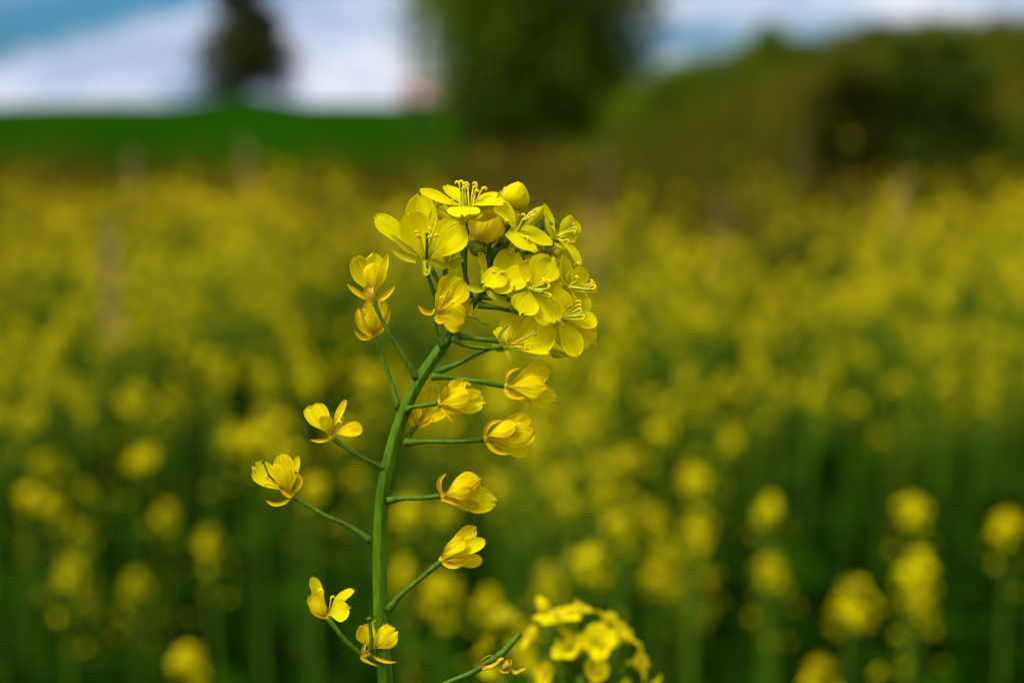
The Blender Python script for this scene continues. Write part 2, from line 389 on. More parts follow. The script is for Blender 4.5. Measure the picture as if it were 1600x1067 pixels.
fs = [(j * nx + i, j * nx + i + 1, (j + 1) * nx + i + 1, (j + 1) * nx + i) for j in range(len(gy) - 1) for i in range(nx - 1)]
def ground_mat():
    m = bpy.data.materials.new('field_ground'); m.use_nodes = True; t = m.node_tree; n = t.nodes; l = t.links
    p = n['Principled BSDF']; p.inputs['Roughness'].default_value = 1; p.inputs['Specular IOR Level'].default_value = 0
    g = n.new('ShaderNodeNewGeometry'); sx = n.new('ShaderNodeSeparateXYZ'); l.new(g.outputs['Position'], sx.inputs[0])
    def noise(sc_, d=4):
        a = n.new('ShaderNodeTexNoise'); a.inputs['Scale'].default_value = sc_; a.inputs['Detail'].default_value = d; l.new(g.outputs['Position'], a.inputs['Vector']); return a.outputs['Fac']
    def ramp(f, a, ca, b, cb):
        r = n.new('ShaderNodeValToRGB'); e = r.color_ramp.elements; e[0].position = a; e[1].position = b; e[0].color = (*ca, 1); e[1].color = (*cb, 1); l.new(f, r.inputs[0]); return r.outputs[0]
    def mr(f, a, b):
        r = n.new('ShaderNodeMapRange'); r.inputs['From Min'].default_value = a; r.inputs['From Max'].default_value = b; l.new(f, r.inputs[0]); return r.outputs[0]
    def mix(f, a, b):
        r = n.new('ShaderNodeMixRGB'); l.new(f, r.inputs[0]); l.new(a, r.inputs[1]); l.new(b, r.inputs[2]); return r.outputs[0]
    def madd(a, b, k):
        r = n.new('ShaderNodeMath'); r.operation = 'MULTIPLY_ADD'; l.new(a, r.inputs[0]); r.inputs[1].default_value = k; l.new(b, r.inputs[2]); return r.outputs[0]
    soil = ramp(noise(9), .35, (.018, .03, .008), .65, (.045, .04, .02))
    verge = ramp(noise(.9), .35, (.07, .065, .003), .65, (.14, .09, .010))
    crop = ramp(noise(.25), .35, (.006, .036, .0003), .65, (.012, .052, .0004))
    bank = ramp(noise(.55), .38, (.035, .105, .0015), .62, (.10, .14, .004))
    wob = madd(noise(.3), sx.outputs[1], 6.0)
    a = mix(mr(wob, 13, 16), soil, verge)
    b = mix(mr(wob, 22, 26), a, crop)
    wx = madd(noise(.3), sx.outputs[0], 2.0)
    wy = mr(wob, 16, 19)
    bx = n.new('ShaderNodeMath'); bx.operation = 'MULTIPLY'; l.new(mr(wx, 1.2, 3.2), bx.inputs[0]); l.new(wy, bx.inputs[1])
    c = mix(bx.outputs[0], b, bank)
    l.new(c, p.inputs['Base Color'])
    bp = n.new('ShaderNodeBump'); bp.inputs['Distance'].default_value = .03; l.new(noise(30), bp.inputs['Height']); l.new(bp.outputs[0], p.inputs['Normal'])
    return m
tag(link('ground', mesh('ground', vs, fs, ground_mat())), kind='structure')
# far hills beyond the fields
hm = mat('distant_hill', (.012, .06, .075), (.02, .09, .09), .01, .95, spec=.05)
vs, fs = [], []
for i in range(61):
    x = -1500 + 50 * i; hh = 14 + 5 * math.sin(x * .004 + 1) + 3 * math.sin(x * .013)
    for (yy, zz) in ((1400, -3), (1500, hh * .7), (1600, hh), (1900, -3)): vs.append((x, yy, zz))
for i in range(60):
    for k in range(3): a = i * 4 + k; fs.append((a, a + 4, a + 5, a + 1))
tag(link('hills', mesh('hills', vs, fs, hm)), kind='structure')

# ------------------------------------------------------------------ MAIN PLANT, sharp in the foreground
STEM = [(606, 1110, 0), (601, 1067, 0), (595, 980, 0), (593, 880, 0), (595, 810, 0), (599, 765, 0), (610, 712, 0), (627, 655, 0), (652, 600, 0), (683, 553, 0), (709, 517, 0), (733, 483, -4), (750, 458, -8), (760, 425, -12), (765, 398, -14)]
SR = [13.5, 13, 13, 13, 12.7, 12.5, 12.2, 11.5, 11, 10.5, 9.5, 7.5, 5, 3.4, 2.6]
root = P(606, 1110, 0); lower = [Vector((root.x + .012, root.y + .012, z)) for z in (0.0, .35, .75, 1.05)]
plant = empty('rapeseed_plant', (lower[0].x, lower[0].y, float(height(lower[0].x, lower[0].y))))
tag(plant, 'tall rapeseed plant in sharp focus with curved green stem and yellow flower cluster', 'plant', 'rapeseed plants')
def add(plant, name, vf, m, label=None):
    vs, fs = vf[0], vf[1]
    o = link(name, mesh(name, [v - plant.location for v in vs], fs, m), plant)
    if label: o['label'] = label
    return o
add(plant, 'stem', tube(lower + [P(*a) for a in STEM], [5.5 * S * 3, 5 * S * 3, 4.7 * S * 3, 14 * S] + [r * S * .87 for r in SR], 36, 7, ridge=.05), M['green'])
def stalk(pl, pts, r0=4.6, r1=3.3):
    n = len(pts); rr = [(r0 * (1 - i / (n - 1)) + r1 * i / (n - 1)) * S for i in range(n)]
    rr = [q * .88 for q in rr]; rr[0] *= 1.9; rr[-1] *= 1.4
    return add(pl, 'flower_stalk', tube([P(*a) for a in pts], rr, 9, 5), M['stalk'])
O = dict(m='old'); OS = 'oldsepal'
# A: drooping-sepalled flower upper left
stalk(plant, [(651, 592, 4), (632, 560, 10), (607, 520, 14), (592, 490, 14), (585, 472, 12)], 3.8, 3.6)
f = Flower(plant, P(582, 465, 12), r=5, m='withered')
f.pet((581, 462, 8), (555, 402, 8), 34, (.25, 0, 1), 4, .22, 'old'); f.pet((582, 460, 0), (584, 397, -4), 36, (0, .1, 1), 3, .18, 'petal')
f.pet((582, 462, 14), (588, 413, 20), 38, (.1, .2, 1), -5, -.15, 'old', ruf=.09); f.pet((584, 460, 6), (606, 398, 4), 14, (-.5, 0, 1), 6, .3)
f.sep([(578, 468, 12), (560, 459, 14), (542, 444, 14)], 9, OS); f.sep([(588, 468, 12), (602, 463, 16), (616, 448, 16)], 10, OS); f.sep([(580, 445, 16), (576, 460, 22), (584, 474, 16)], 17, 'withered', cup=.3)
# B: behind A
stalk(plant, [(622, 640, -6), (612, 600, -14), (597, 560, -20), (587, 528, -20)], 3.8, 3.8)
f = Flower(plant, P(584, 525, -20), r=4.5, m=OS)
f.pet((583, 524, -20), (566, 482, -14), 20, (.4, 0, 1), -5, .2, 'old'); f.pet((584, 524, -24), (580, 470, -30), 30, (0, 0, 1), 2, .15, 'old'); f.pet((585, 524, -16), (599, 470, -20), 24, (-.3, 0, 1), -3, .18, 'old')
f.pet((583, 524, -12), (577, 490, -6), 26, (0, .2, 1), -4, -.2, 'old', ruf=.09)
f.sep([(580, 527, -18), (566, 528, -14), (555, 518, -12)], 8, OS); f.sep([(588, 522, -18), (600, 508, -12), (609, 484, -14)], 10, OS); f.sep([(580, 524, -10), (563, 505, -4), (560, 482, -6)], 13, OS)
# C
stalk(plant, [(600, 731, 4), (580, 722, 10), (550, 706, 14), (522, 686, 14)], 3.8, 3.6)
f = Flower(plant, P(518, 683, 14), r=4.5, m=OS)
f.pet((516, 680, 14), (478, 638, 2), 30, (.5, .2, 1), -4, .2); f.pet((517, 680, 20), (492, 631, 20), 26, (.2, .2, 1), -5, .2); f.pet((514, 680, 24), (503, 650, 34), 22, (.4, .6, 1), -3, .25, 'old')
f.pet((520, 678, 12), (541, 625, 10), 15, (-.7, 0, 1), -2, .3, 'old'); f.pet((520, 677, 18), (566, 673, 26), 27, (.1, .7, 1), -5, .14, 'old')
f.sep([(514, 686, 14), (500, 689, 18), (485, 687, 18)], 6, OS); f.sta([(518, 680, 16), (520, 668, 20), (527, 660, 20)], 1.8, 1.1, OS); f.sta([(516, 678, 20), (511, 664, 26), (510, 655, 26)], 1.4, 1)
f.sta([(519, 678, 12), (530, 664, 10), (531, 656, 10)], 1.3, 1)
# D
stalk(plant, [(580, 846, 2), (548, 824, 6), (505, 804, 10), (470, 783, 12), (459, 777, 12)], 3.9, 3.6)
f = Flower(plant, P(456, 775, 12), r=4.5, m=OS)
f.pet((447, 768, 10), (397, 728, 0), 38, (.4, .2, 1), 4, .18, 'petal'); f.pet((452, 772, 14), (440, 709, 18), 32, (0, .1, 1), -3, .12, 'old', ruf=.08); f.pet((451, 771, 8), (465, 713, 4), 15, (-.5, 0, 1), 5, .25, 'petal')
f.pet((454, 773, 20), (432, 724, 26), 28, (.2, .2, 1), -5, -.1, 'old', ruf=.1)
f.sep([(456, 774, 20), (447, 768, 22), (438, 757, 20)], 13, OS); f.sep([(459, 770, 14), (470, 750, 18), (455, 735, 20)], 7, OS); f.sep([(453, 779, 14), (434, 788, 18), (416, 782, 18)], 6.5, OS)
f.pis([(443, 762, 20), (422, 745, 26), (417, 735, 26), (411, 721, 26)], 1.9, 'stalk', 1.7); f.sta([(440, 760, 22), (424, 752, 26), (418, 748, 26)], 1.3, 1, OS); f.sta([(440, 762, 22), (426, 758, 26), (419, 755, 24)], 1.3, 1, OS)
# E
stalk(plant, [(606, 953, 4), (628, 928, 8), (658, 903, 10), (689, 877, 10)], 4.3, 3.8)
f = Flower(plant, P(690, 875, 10), r=5, m=OS)
f.pet((688, 873, 8), (742, 824, 4), 26, (.3, .4, 1), -6, .12, 'old', ruf=.08); f.pet((692, 873, 14), (758, 846, 18), 24, (0, .5, 1), -4, .2, 'petal'); f.pet((694, 876, 10), (753, 877, 6), 24, (.1, .6, 1), -2, .12, 'old', ruf=.12); f.pet((689, 870, 20), (728, 845, 26), 26, (-.3, .5, 1), -5, .15, 'old')
f.sep([(692, 878, 16), (712, 884, 20), (735, 868, 20)], 9, OS); f.sep([(690, 872, 20), (706, 858, 26), (728, 862, 24)], 6, OS); f.pis([(722, 845, 8), (736, 832, 6), (743, 825, 6)], 1.6, 'pistil', 1.8)
# F
stalk(plant, [(606, 782, 6), (630, 779, 12), (660, 778, 14), (688, 775, 12)], 4.0, 3.4)
f = Flower(plant, P(692, 776, 12), r=5, m=OS)
f.pet((692, 776, 12), (750, 749, 10), 42, (.1, .3, 1), -6, -.14, 'old', ruf=.08); f.pet((700, 776, 8), (772, 784, 2), 42, (0, .2, 1), -3, .12, 'petal'); f.pet((694, 778, 18), (748, 790, 12), 20, (0, -.4, 1), -4, .15, 'old'); f.pet((694, 773, 20), (736, 762, 30), 32, (-.1, .3, 1), -6, -.18, 'old', ruf=.12)
f.sep([(692, 773, 16), (686, 755, 20), (697, 740, 20)], 7.5, OS); f.sep([(690, 780, 16), (708, 785, 20), (728, 793, 18)], 7, OS); f.pis([(730, 768, 30), (742, 756, 30), (751, 748, 28)], 1.8, 'old', 1.3)
# G
stalk(plant, [(632, 692, 6), (665, 690, 12), (715, 690, 16), (756, 687, 14)], 4.0, 3.4)
f = Flower(plant, P(759, 686, 14), r=5, m=OS)
f.pet((760, 685, 12), (828, 651, 8), 30, (.2, .3, 1), -4, .12, 'old', ruf=.08); f.pet((762, 686, 18), (834, 678, 20), 42, (0, .2, 1), -5, -.12, 'old', ruf=.08); f.pet((762, 688, 10), (830, 704, 4), 30, (0, 0, 1), 2, .15, 'petal'); f.pet((760, 683, 20), (805, 664, 28), 28, (-.3, .5, 1), -4, -.1, 'old')
f.sep([(757, 684, 16), (765, 663, 22), (786, 657, 20)], 8, OS); f.sep([(760, 690, 16), (775, 705, 20), (798, 708, 18)], 7.5, OS); f.sep([(762, 688, 8), (778, 694, 10), (796, 690, 10)], 8, OS)
# H and H2 by the stem
stalk(plant, [(634, 690, -2), (641, 678, -6), (651, 664, -8)], 3.6, 3.6)
f = Flower(plant, P(652, 661, -8), r=4.5, m=OS)
f.pet((652, 662, -8), (676, 606, -14), 40, (.1, .2, 1), 3, .15, 'old'); f.pet((656, 660, -4), (697, 646, 0), 20, (0, .5, 1), -3, .2, 'old'); f.pet((650, 662, -4), (648, 632, 2), 16, (.6, 0, 1), -4, .3, 'old'); f.pet((653, 662, -12), (672, 634, -8), 24, (.3, .2, 1), 2, .2, 'petal')
f.sep([(648, 664, -4), (642, 655, 0), (649, 641, 2)], 8, OS); f.sep([(655, 666, -4), (668, 660, 2), (676, 650, 2)], 8, OS)
stalk(plant, [(637, 641, 10), (645, 636, 20), (662, 634, 26), (684, 630, 26)], 3.8, 3.4)
f = Flower(plant, P(687, 631, 26), r=4.8, m='withered')
f.pet((687, 630, 24), (724, 595, 24), 24, (.2, .3, 1), -5, .12, 'old'); f.pet((690, 632, 22), (757, 628, 16), 38, (0, .3, 1), -4, .14, 'petal'); f.pet((690, 630, 20), (752, 612, 12), 20, (0, .6, 1), 2, .2, 'old'); f.pet((688, 632, 32), (736, 618, 40), 38, (-.1, .3, 1), -6, -.16, 'old', ruf=.1)
f.pet((688, 628, 30), (703, 604, 34), 18, (.5, .2, 1), -5, .2, 'old')
f.sep([(689, 638, 28), (698, 648, 32), (709, 661, 30)], 5.5, OS); f.sep([(692, 638, 28), (708, 644, 30), (723, 646, 28)], 7, OS); f.sep([(718, 604, 18), (728, 598, 18), (735, 603, 18)], 7, OS)
# I
stalk(plant, [(676, 588, 4), (700, 590, 10), (745, 596, 14), (788, 603, 14)], 4.4, 3.8)
f = Flower(plant, P(790, 604, 14), r=5, m='sepal')
f.pet((792, 603, 10), (858, 578, 6), 34, (.1, .2, 1), -5, .14, 'old'); f.pet((796, 606, 8), (868, 624, 2), 36, (0, .2, 1), 2, .14, 'petal'); f.pet((794, 604, 18), (854, 606, 24), 36, (-.1, .3, 1), -7, -.2, 'old', ruf=.08); f.pet((793, 607, 12), (830, 632, 12), 12, (.3, .3, 1), 2, .3, 'old')
f.sep([(790, 599, 16), (793, 583, 20), (812, 575, 20)], 8, OS); f.sep([(788, 608, 20), (800, 619, 26), (822, 620, 24)], 9.5, OS)
# L lower left and M in front of the stem
stalk(plant, [(597, 1043, 12), (580, 1033, 18), (545, 1006, 24), (525, 982, 24), (513, 966, 22)], 4.6, 4.0)
f = Flower(plant, P(512, 963, 22), r=5, m=OS)
f.pet((510, 962, 18), (488, 901, 12), 20, (.6, 0, 1), 5, .28, 'petal'); f.pet((509, 963, 26), (485, 930, 30), 26, (.4, .1, 1), -4, .25, 'old'); f.pet((512, 958, 16), (551, 921, 14), 20, (-.2, .7, .7), -3, .15, 'petal'); f.pet((512, 960, 26), (545, 950, 36), 38, (-.1, .4, 1), -5, .12, 'petal')
f.sep([(509, 964, 26), (492, 955, 30), (485, 938, 28)], 10, OS); f.sta([(512, 955, 28), (505, 938, 30), (505, 926, 30)], 1.9, 1.2, OS); f.sta([(514, 955, 26), (516, 943, 28), (517, 935, 26)], 1.3, .9, OS)
stalk(plant, [(600, 1052, 10), (594, 1044, 18), (586, 1033, 24), (577, 1022, 26)], 4.4, 4.2)
f = Flower(plant, P(577, 1020, 26), r=4.8, m='withered')
f.pet((577, 1014, 20), (566, 977, 18), 30, (.3, .1, 1), -4, .2, 'old'); f.pet((580, 1012, 14), (592, 968, 8), 26, (0, .2, 1), 2, .15, 'petal'); f.pet((580, 1014, 26), (618, 985, 32), 38, (-.1, .3, 1), -6, -.14, 'old', ruf=.08); f.pet((578, 1014, 12), (606, 975, 8), 20, (.1, .2, 1), 2, .15, 'old')
f.pis([(579, 1018, 34), (580, 995, 38), (577, 967, 38)], 3.4, 'stalk', 1.4); f.sep([(574, 1022, 28), (568, 1016, 32), (573, 1000, 32)], 7, 'withered'); f.sep([(583, 1024, 28), (598, 1032, 32), (619, 1034, 30)], 5.5, OS); f.sep([(574, 1024, 28), (566, 1028, 30), (590, 1040, 30)], 6, OS)
# pod with withered petals, bottom
pod = add(plant, 'seed_pod', tube([P(*a) for a in [(607, 1108, 6), (650, 1092, 8), (698, 1067, 10), (735, 1052, 12), (762, 1036, 12), (785, 1020, 12), (802, 1002, 12), (813, 990, 12)]], [5 * S, 4.2 * S, 3.8 * S, 4.2 * S, 5.2 * S, 5.6 * S, 4.4 * S, 3.6 * S], 10, 6), M['stalk'], 'young green seed pod ringed by a withered brown flower')
fo = Flower.__new__(Flower); fo.plant = plant; fo.o0 = plant.location.copy(); fo.o = pod
for pts, r in (([(754, 1044, 18), (753, 1032, 22), (766, 1024, 26), (776, 1030, 24)], [2.2, 3, 2.4, 1.8]), ([(753, 1044, 18), (770, 1040, 24), (782, 1030, 24), (787, 1028, 20)], [3, 3.6, 3, 2]),
               ([(782, 1036, 20), (783, 1047, 22), (793, 1049, 22), (797, 1040, 20), (798, 1032, 18), (788, 1034, 16)], [3, 4, 3.2, 2.6, 2.4, 2]), ([(796, 1044, 20), (805, 1051, 20), (815, 1047, 20), (822, 1044, 20)], [2, 3.2, 2.4, 1.2])):
    v_, f_ = tube([P(*a) for a in pts], [q * S for q in r], 8, 5, flat=.45, ridge=.18)
    link('withered_petal', fo.mk('withered_petal', v_, f_, M['withered']), pod)
v_, f_ = ellipsoid(P(790, 1040, 20), V((1, 1, 0)), 7 * S, 8.5 * S, 12, 8)
rq = random.Random(3); v_ = [v + Vector((rq.uniform(-1, 1), rq.uniform(-1, 1), rq.uniform(-1, 1))) * 1.3 * S for v in v_]
link('withered_petal', fo.mk('withered_petal', v_, f_, M['withered']), pod)
# thread-like aborted stalk
add(plant, 'dry_stalk', tube([P(*a) for a in [(728, 494, 4), (742, 497, 8), (754, 505, 10), (764, 507, 10)]], [1.6 * S, 1.3 * S, 1.3 * S, 1.8 * S], 6, 4), M['stalk'])

# ---- the cluster
for pts in ([(693, 541, 8), (682, 524, 14), (680, 505, 16), (681, 488, 16)],               # to P
            [(705, 518, -8), (700, 500, -12), (683, 470, -14), (672, 440, -6), (664, 416, 4)],  # to Q
            [(712, 512, -14), (706, 490, -18), (690, 450, -22), (674, 420, -22)],
            [(702, 526, -10), (697, 500, -16), (693, 460, -18), (696, 420, -14)],            # to R
            [(735, 482, -10), (728, 450, -10), (727, 400, -8), (731, 350, -4)],              # to S
            [(738, 478, -18), (729, 440, -18), (722, 400, -18), (723, 372, -18)],
            [(757, 436, -6), (762, 410, 0), (765, 380, 2)],                                   # to T
            [(760, 412, -8), (752, 400, -2), (748, 392, 2)],
            [(764, 404, -10), (780, 392, -8), (790, 382, -6)],
            [(748, 462, 4), (770, 466, 6), (790, 462, 8)],
            [(748, 476, 0), (775, 481, 6), (805, 487, 8), (838, 492, 4)],
            [(745, 470, -6), (752, 462, 0), (757, 452, 8)],                                   # to Y
            [(712, 524, 4), (740, 529, 10), (785, 534, 12)],
            [(708, 528, 10), (724, 538, 16), (752, 544, 20), (786, 542, 20)],                 # to K
            [(680, 582, 2), (712, 570, 6), (742, 555, 8), (768, 542, 8)],
            [(757, 446, -14), (790, 440, -24), (825, 430, -26), (862, 412, -24)],
            [(762, 418, -16), (800, 400, -26), (850, 390, -26), (872, 375, -20)],
            [(764, 404, -16), (790, 365, -24), (800, 330, -22)],
            [(752, 452, -14), (800, 470, -24), (850, 490, -20), (878, 497, -6)]):
    stalk(plant, pts, 4.2, 3.4)
# P: big ageing petals
f = Flower(plant, P(680, 488, 16), r=4.5, m='sepal')
f.pet((680, 489, 14), (722, 436, 8), 52, (0, .1, 1), 4, .16, 'old', ruf=.04); f.pet((681, 491, 20), (727, 502, 22), 46, (0, .3, 1), -5, -.1, 'old'); f.pet((679, 488, 20), (690, 452, 22), 18, (.5, 0, 1), -3, .25, 'old'); f.pet((682, 490, 10), (736, 470, 4), 50, (0, 0, 1), 2, .1, 'old')
f.sep([(676, 489, 18), (664, 488, 22), (654, 478, 22)], 9, OS); f.sep([(680, 494, 22), (686, 502, 24), (696, 500, 24)], 9, OS); f.pis([(683, 488, 24), (692, 474, 32), (700, 457, 34)], 1.8, 'withered', 1.4)
f.sta([(683, 486, 26), (688, 474, 30), (688, 468, 30)], 1.4, 1, OS); f.sta([(684, 487, 26), (694, 478, 32), (703, 472, 34)], 1.2, .9, OS)
# Q: big open flower, left of cluster
f = Flower(plant, P(664, 412, 6), r=5, m='sepal')
f.pet((662, 408, 10), (641, 331, 22), 50, (.25, .1, 1), 3, .14, skew=.05); f.pet((667, 408, 10), (724, 352, 22), 58, (-.25, .1, 1), -4, .10); f.pet((660, 400, -14), (587, 339, -10), 34, (0, .5, 1), -4, .12); f.pet((664, 402, -20), (655, 305, -22), 50, (0, .1, 1), 0, .14)
f.sep([(652, 398, -4), (630, 385, 0), (611, 366, 0)], 10, 'sepal'); f.sep([(650, 408, 2), (632, 402, 4), (613, 391, 4)], 13, 'sepal'); f.sep([(666, 372, -24), (672, 350, -22), (681, 315, -22)], 10, 'sepal'); f.sep([(662, 410, 14), (666, 428, 20), (672, 414, 14)], 8, 'sepal')
f.pis([(667, 405, 14), (667, 385, 26), (667, 366, 34)], 2.6, 'stalk', 1.3)
for pts in ([(664, 405, 16), (660, 385, 26), (657, 371, 32)], [(662, 406, 18), (657, 388, 28), (654, 366, 32)], [(670, 404, 16), (674, 388, 28), (674, 374, 34)], [(671, 404, 14), (678, 388, 28), (679, 371, 30)], [(665, 404, 10), (670, 370, 18), (673, 362, 20)]): f.sta(pts, 1.3, 1)
# R: pale flower behind Q seen from behind
f = Flower(plant, P(697, 416, -16), r=5, m='sepal')
f.pet((697, 414, -16), (684, 372, -22), 30, (0, .2, -1), 0, .15); f.pet((698, 414, -16), (716, 370, -22), 32, (0, .2, -1), 0, .15, 'bud'); f.pet((697, 414, -8), (702, 378, -2), 28, (0, .2, -1), 0, .15, 'sepal'); f.pet((696, 414, -24), (700, 356, -34), 34, (0, 0, 1), 0, .1)
f.sep([(698, 417, -10), (710, 412, -6), (728, 402, -8)], 12, 'sepal'); f.sep([(696, 417, -12), (685, 414, -8), (670, 404, -8)], 12, 'sepal'); f.sep([(698, 412, -4), (700, 398, 0), (706, 382, 0)], 12, 'sepal'); f.sep([(699, 417, -8), (709, 418, -4), (718, 411, -4)], 9, 'sepal')
# S: topmost flower with tall stamens
f = Flower(plant, P(728, 343, 0), r=6, m='sepal')
f.pet((724, 322, 0), (657, 298, 4), 32, (.1, .85, .55), 3, .12); f.pet((722, 320, -8), (697, 290, -34), 26, (.1, .8, .5), 0, .12); f.pet((726, 322, 8), (724, 337, 46), 52, (0, .75, .6), -3, .06, ruf=.03); f.pet((730, 322, 4), (789, 316, 14), 40, (0, .85, .45), -4, .05); f.pet((734, 320, -8), (780, 302, -28), 24, (0, .8, .5), 0, .12)
f.sep([(722, 344, 6), (704, 338, 12), (685, 327, 12)], 8, 'sepal'); f.sep([(722, 340, 10), (706, 333, 14), (692, 318, 12)], 9, 'sepal'); f.sep([(732, 344, 6), (745, 340, 10), (756, 330, 8)], 9, 'sepal'); f.sep([(727, 344, 16), (722, 338, 22), (728, 326, 20)], 12, 'sepal')
f.pis([(726, 340, 4), (724, 312, 6), (723, 296, 6)], 3.0, 'pistil', 1.1)
for x0, x1, y1 in ((718, 718, 289), (721, 724, 288), (728, 732, 291), (733, 731, 296), (735, 739, 295), (738, 745, 291), (741, 753, 296), (737, 742, 300), (728, 726, 294)): f.sta([(x0, 326, rng.uniform(0, 10)), ((x0 + x1) / 2, 308, rng.uniform(2, 12)), (x1, y1, rng.uniform(0, 12))], 1.25, 1.15)
f.sta([(712, 324, 16), (708, 320, 20), (706, 317, 20)], 1.1, .8)
# T: cupped half-open flower
f = Flower(plant, P(761, 378, 2), r=6, m='sepal')
f.bud((762, 379, 2), (756, 337, 20), 25, 'bud', .55, 0, swirl=.9)
f.sta([(760, 372, 12), (758, 360, 22), (756, 354, 26)], 1.6, 1.2, 'bud'); f.sta([(763, 372, 12), (766, 360, 20), (766, 353, 22)], 1.4, 1, 'bud')
f.sep([(764, 380, 2), (778, 374, 4), (786, 352, 0)], 12, 'sepal', (-1, 0, .3)); f.sep([(758, 380, 2), (743, 372, 4), (737, 352, 0)], 10, 'sepal', (1, 0, .3))
# small buds
f = Flower(plant, P(757, 395, 6), r=3, m='greenbud', name='bud', label='small olive green closed bud'); f.bud((758, 396, 6), (730, 377, 12), 11, 'greenbud', .0, 0)
f = Flower(plant, P(800, 326, -14), r=5, m='sepal', name='bud', label='fat yellow bud at top of cluster'); f.bud((797, 328, -12), (813, 285, -8), 20, 'petal', .1, 3); f.sep([(798, 326, -4), (782, 312, 0), (786, 298, -2)], 11, 'sepal')
f = Flower(plant, P(820, 356, -8), r=4, m='sepal', name='bud'); f.bud((818, 358, -8), (850, 321, -8), 11, 'sepal', .0, 2)
for b_, t_, r_ in (((838, 362, -10), (842, 342, -6), 7), ((852, 372, -14), (856, 345, -12), 6), ((846, 366, -18), (849, 340, -20), 6), ((786, 384, -10), (790, 366, -6), 9), ((800, 400, -18), (812, 388, -12), 8), ((850, 396, -12), (862, 384, -6), 8), ((866, 400, -14), (878, 390, -10), 7), ((836, 396, -20), (846, 384, -16), 7)):
    f = Flower(plant, P(*b_), r=2.5, m='greenbud', name='bud'); f.bud(b_, t_, r_, 'sepal' if rng.random() < .6 else 'greenbud', .0, 0)
# U: star flower on the right top
f = Flower(plant, P(804, 372, 4), r=4.5, m='sepal')
f.pet((808, 361, 12), (776, 316, 14), 34, (.1, .7, .8), -2, .10); f.pet((806, 364, 18), (770, 326, 26), 14, (.9, .3, .5), -4, .2); f.pet((811, 358, 16), (863, 383, 22), 30, (-.05, .7, .8), -3, .08, prof='oval'); f.pet((792, 363, 22), (836, 393, 34), 30, (0, .75, .8), -3, .08, prof='oval')
f.pis([(806, 366, 14), (814, 352, 26), (823, 342, 34)], 3.0, 'pistil', 1.2)
for pts in ([(809, 362, 18), (816, 350, 28), (820, 340, 32)], [(810, 362, 16), (820, 348, 26), (829, 338, 30)], [(808, 360, 18), (818, 346, 26), (826, 335, 26)], [(804, 360, 18), (798, 352, 24), (795, 347, 26)], [(810, 364, 20), (818, 370, 28), (822, 370, 30)], [(807, 362, 20), (813, 352, 30), (816, 345, 34)]): f.sta(pts, 1.4, 1)
f.sep([(806, 374, 4), (800, 388, 8), (790, 398, 6)], 9, 'sepal'); f.sep([(810, 372, 0), (830, 360, -2), (846, 348, -4)], 10, 'sepal')
# X: sideways flower on the right
f = Flower(plant, P(864, 372, -6), r=5, m='sepal')
f.pet((868, 368, -8), (850, 319, -12), 17, (-.7, .2, .6), 4, .25); f.pet((868, 370, 0), (897, 343, 4), 40, (.7, .2, .6), -6, .22); f.pet((870, 372, -4), (905, 368, 2), 30, (.2, .5, .8), -2, .1); f.pet((868, 372, 12), (906, 414, 14), 22, (.5, .5, .6), -6, .2)
for pts in ([(872, 368, 4), (884, 356, 12), (892, 350, 12)], [(872, 369, 6), (886, 360, 14), (896, 356, 14)], [(873, 370, 6), (884, 364, 16), (894, 361, 16)], [(872, 368, 2), (884, 354, 8), (893, 346, 8)], [(874, 374, 8), (880, 376, 14), (884, 375, 14)]): f.sta(pts, 1.3, 1)
f.pis([(870, 370, 2), (882, 362, 10), (893, 355, 10)], 2, 'pistil', 1.2)
f.sep([(866, 380, 0), (884, 386, 4), (906, 382, 2)], 8, 'sepal'); f.sep([(862, 368, 2), (856, 355, 4), (852, 340, 0)], 8, 'sepal'); f.sep([(862, 376, 4), (850, 382, 8), (836, 380, 6)], 9, 'sepal')
# Y: left front flower of lower group
f = Flower(plant, P(758, 450, 8), r=5, m='sepal')
f.pet((766, 446, 10), (749, 394, 18), 16, (.7, .1, .7), 3, .22); f.pet((770, 446, 10), (806, 394, 6), 46, (0, 0, 1), 3, .12); f.pet((772, 446, 14), (826, 430, 26), 42, (-.2, .4, 1), -3, .10); f.pet((790, 430, 26), (756, 444, 36), 40, (.1, .6, .9), -4, .08, prof='oval'); f.pet((764, 450, 10), (800, 452, 38), 30, (0, .6, .8), -3, .1)
f.sep([(756, 452, 10), (742, 452, 12), (727, 446, 10)], 13, 'sepal'); f.sep([(762, 454, 14), (775, 466, 18), (792, 466, 16)], 11, 'sepal'); f.sep([(762, 448, 16), (754, 436, 20), (752, 420, 18)], 8, 'sepal')
for pts in ([(776, 440, 18), (780, 432, 26), (782, 427, 28)], [(776, 440, 18), (786, 434, 26), (789, 429, 28)], [(776, 440, 18), (774, 434, 26), (774, 428, 28)]): f.sta(pts, 1.3, .9)
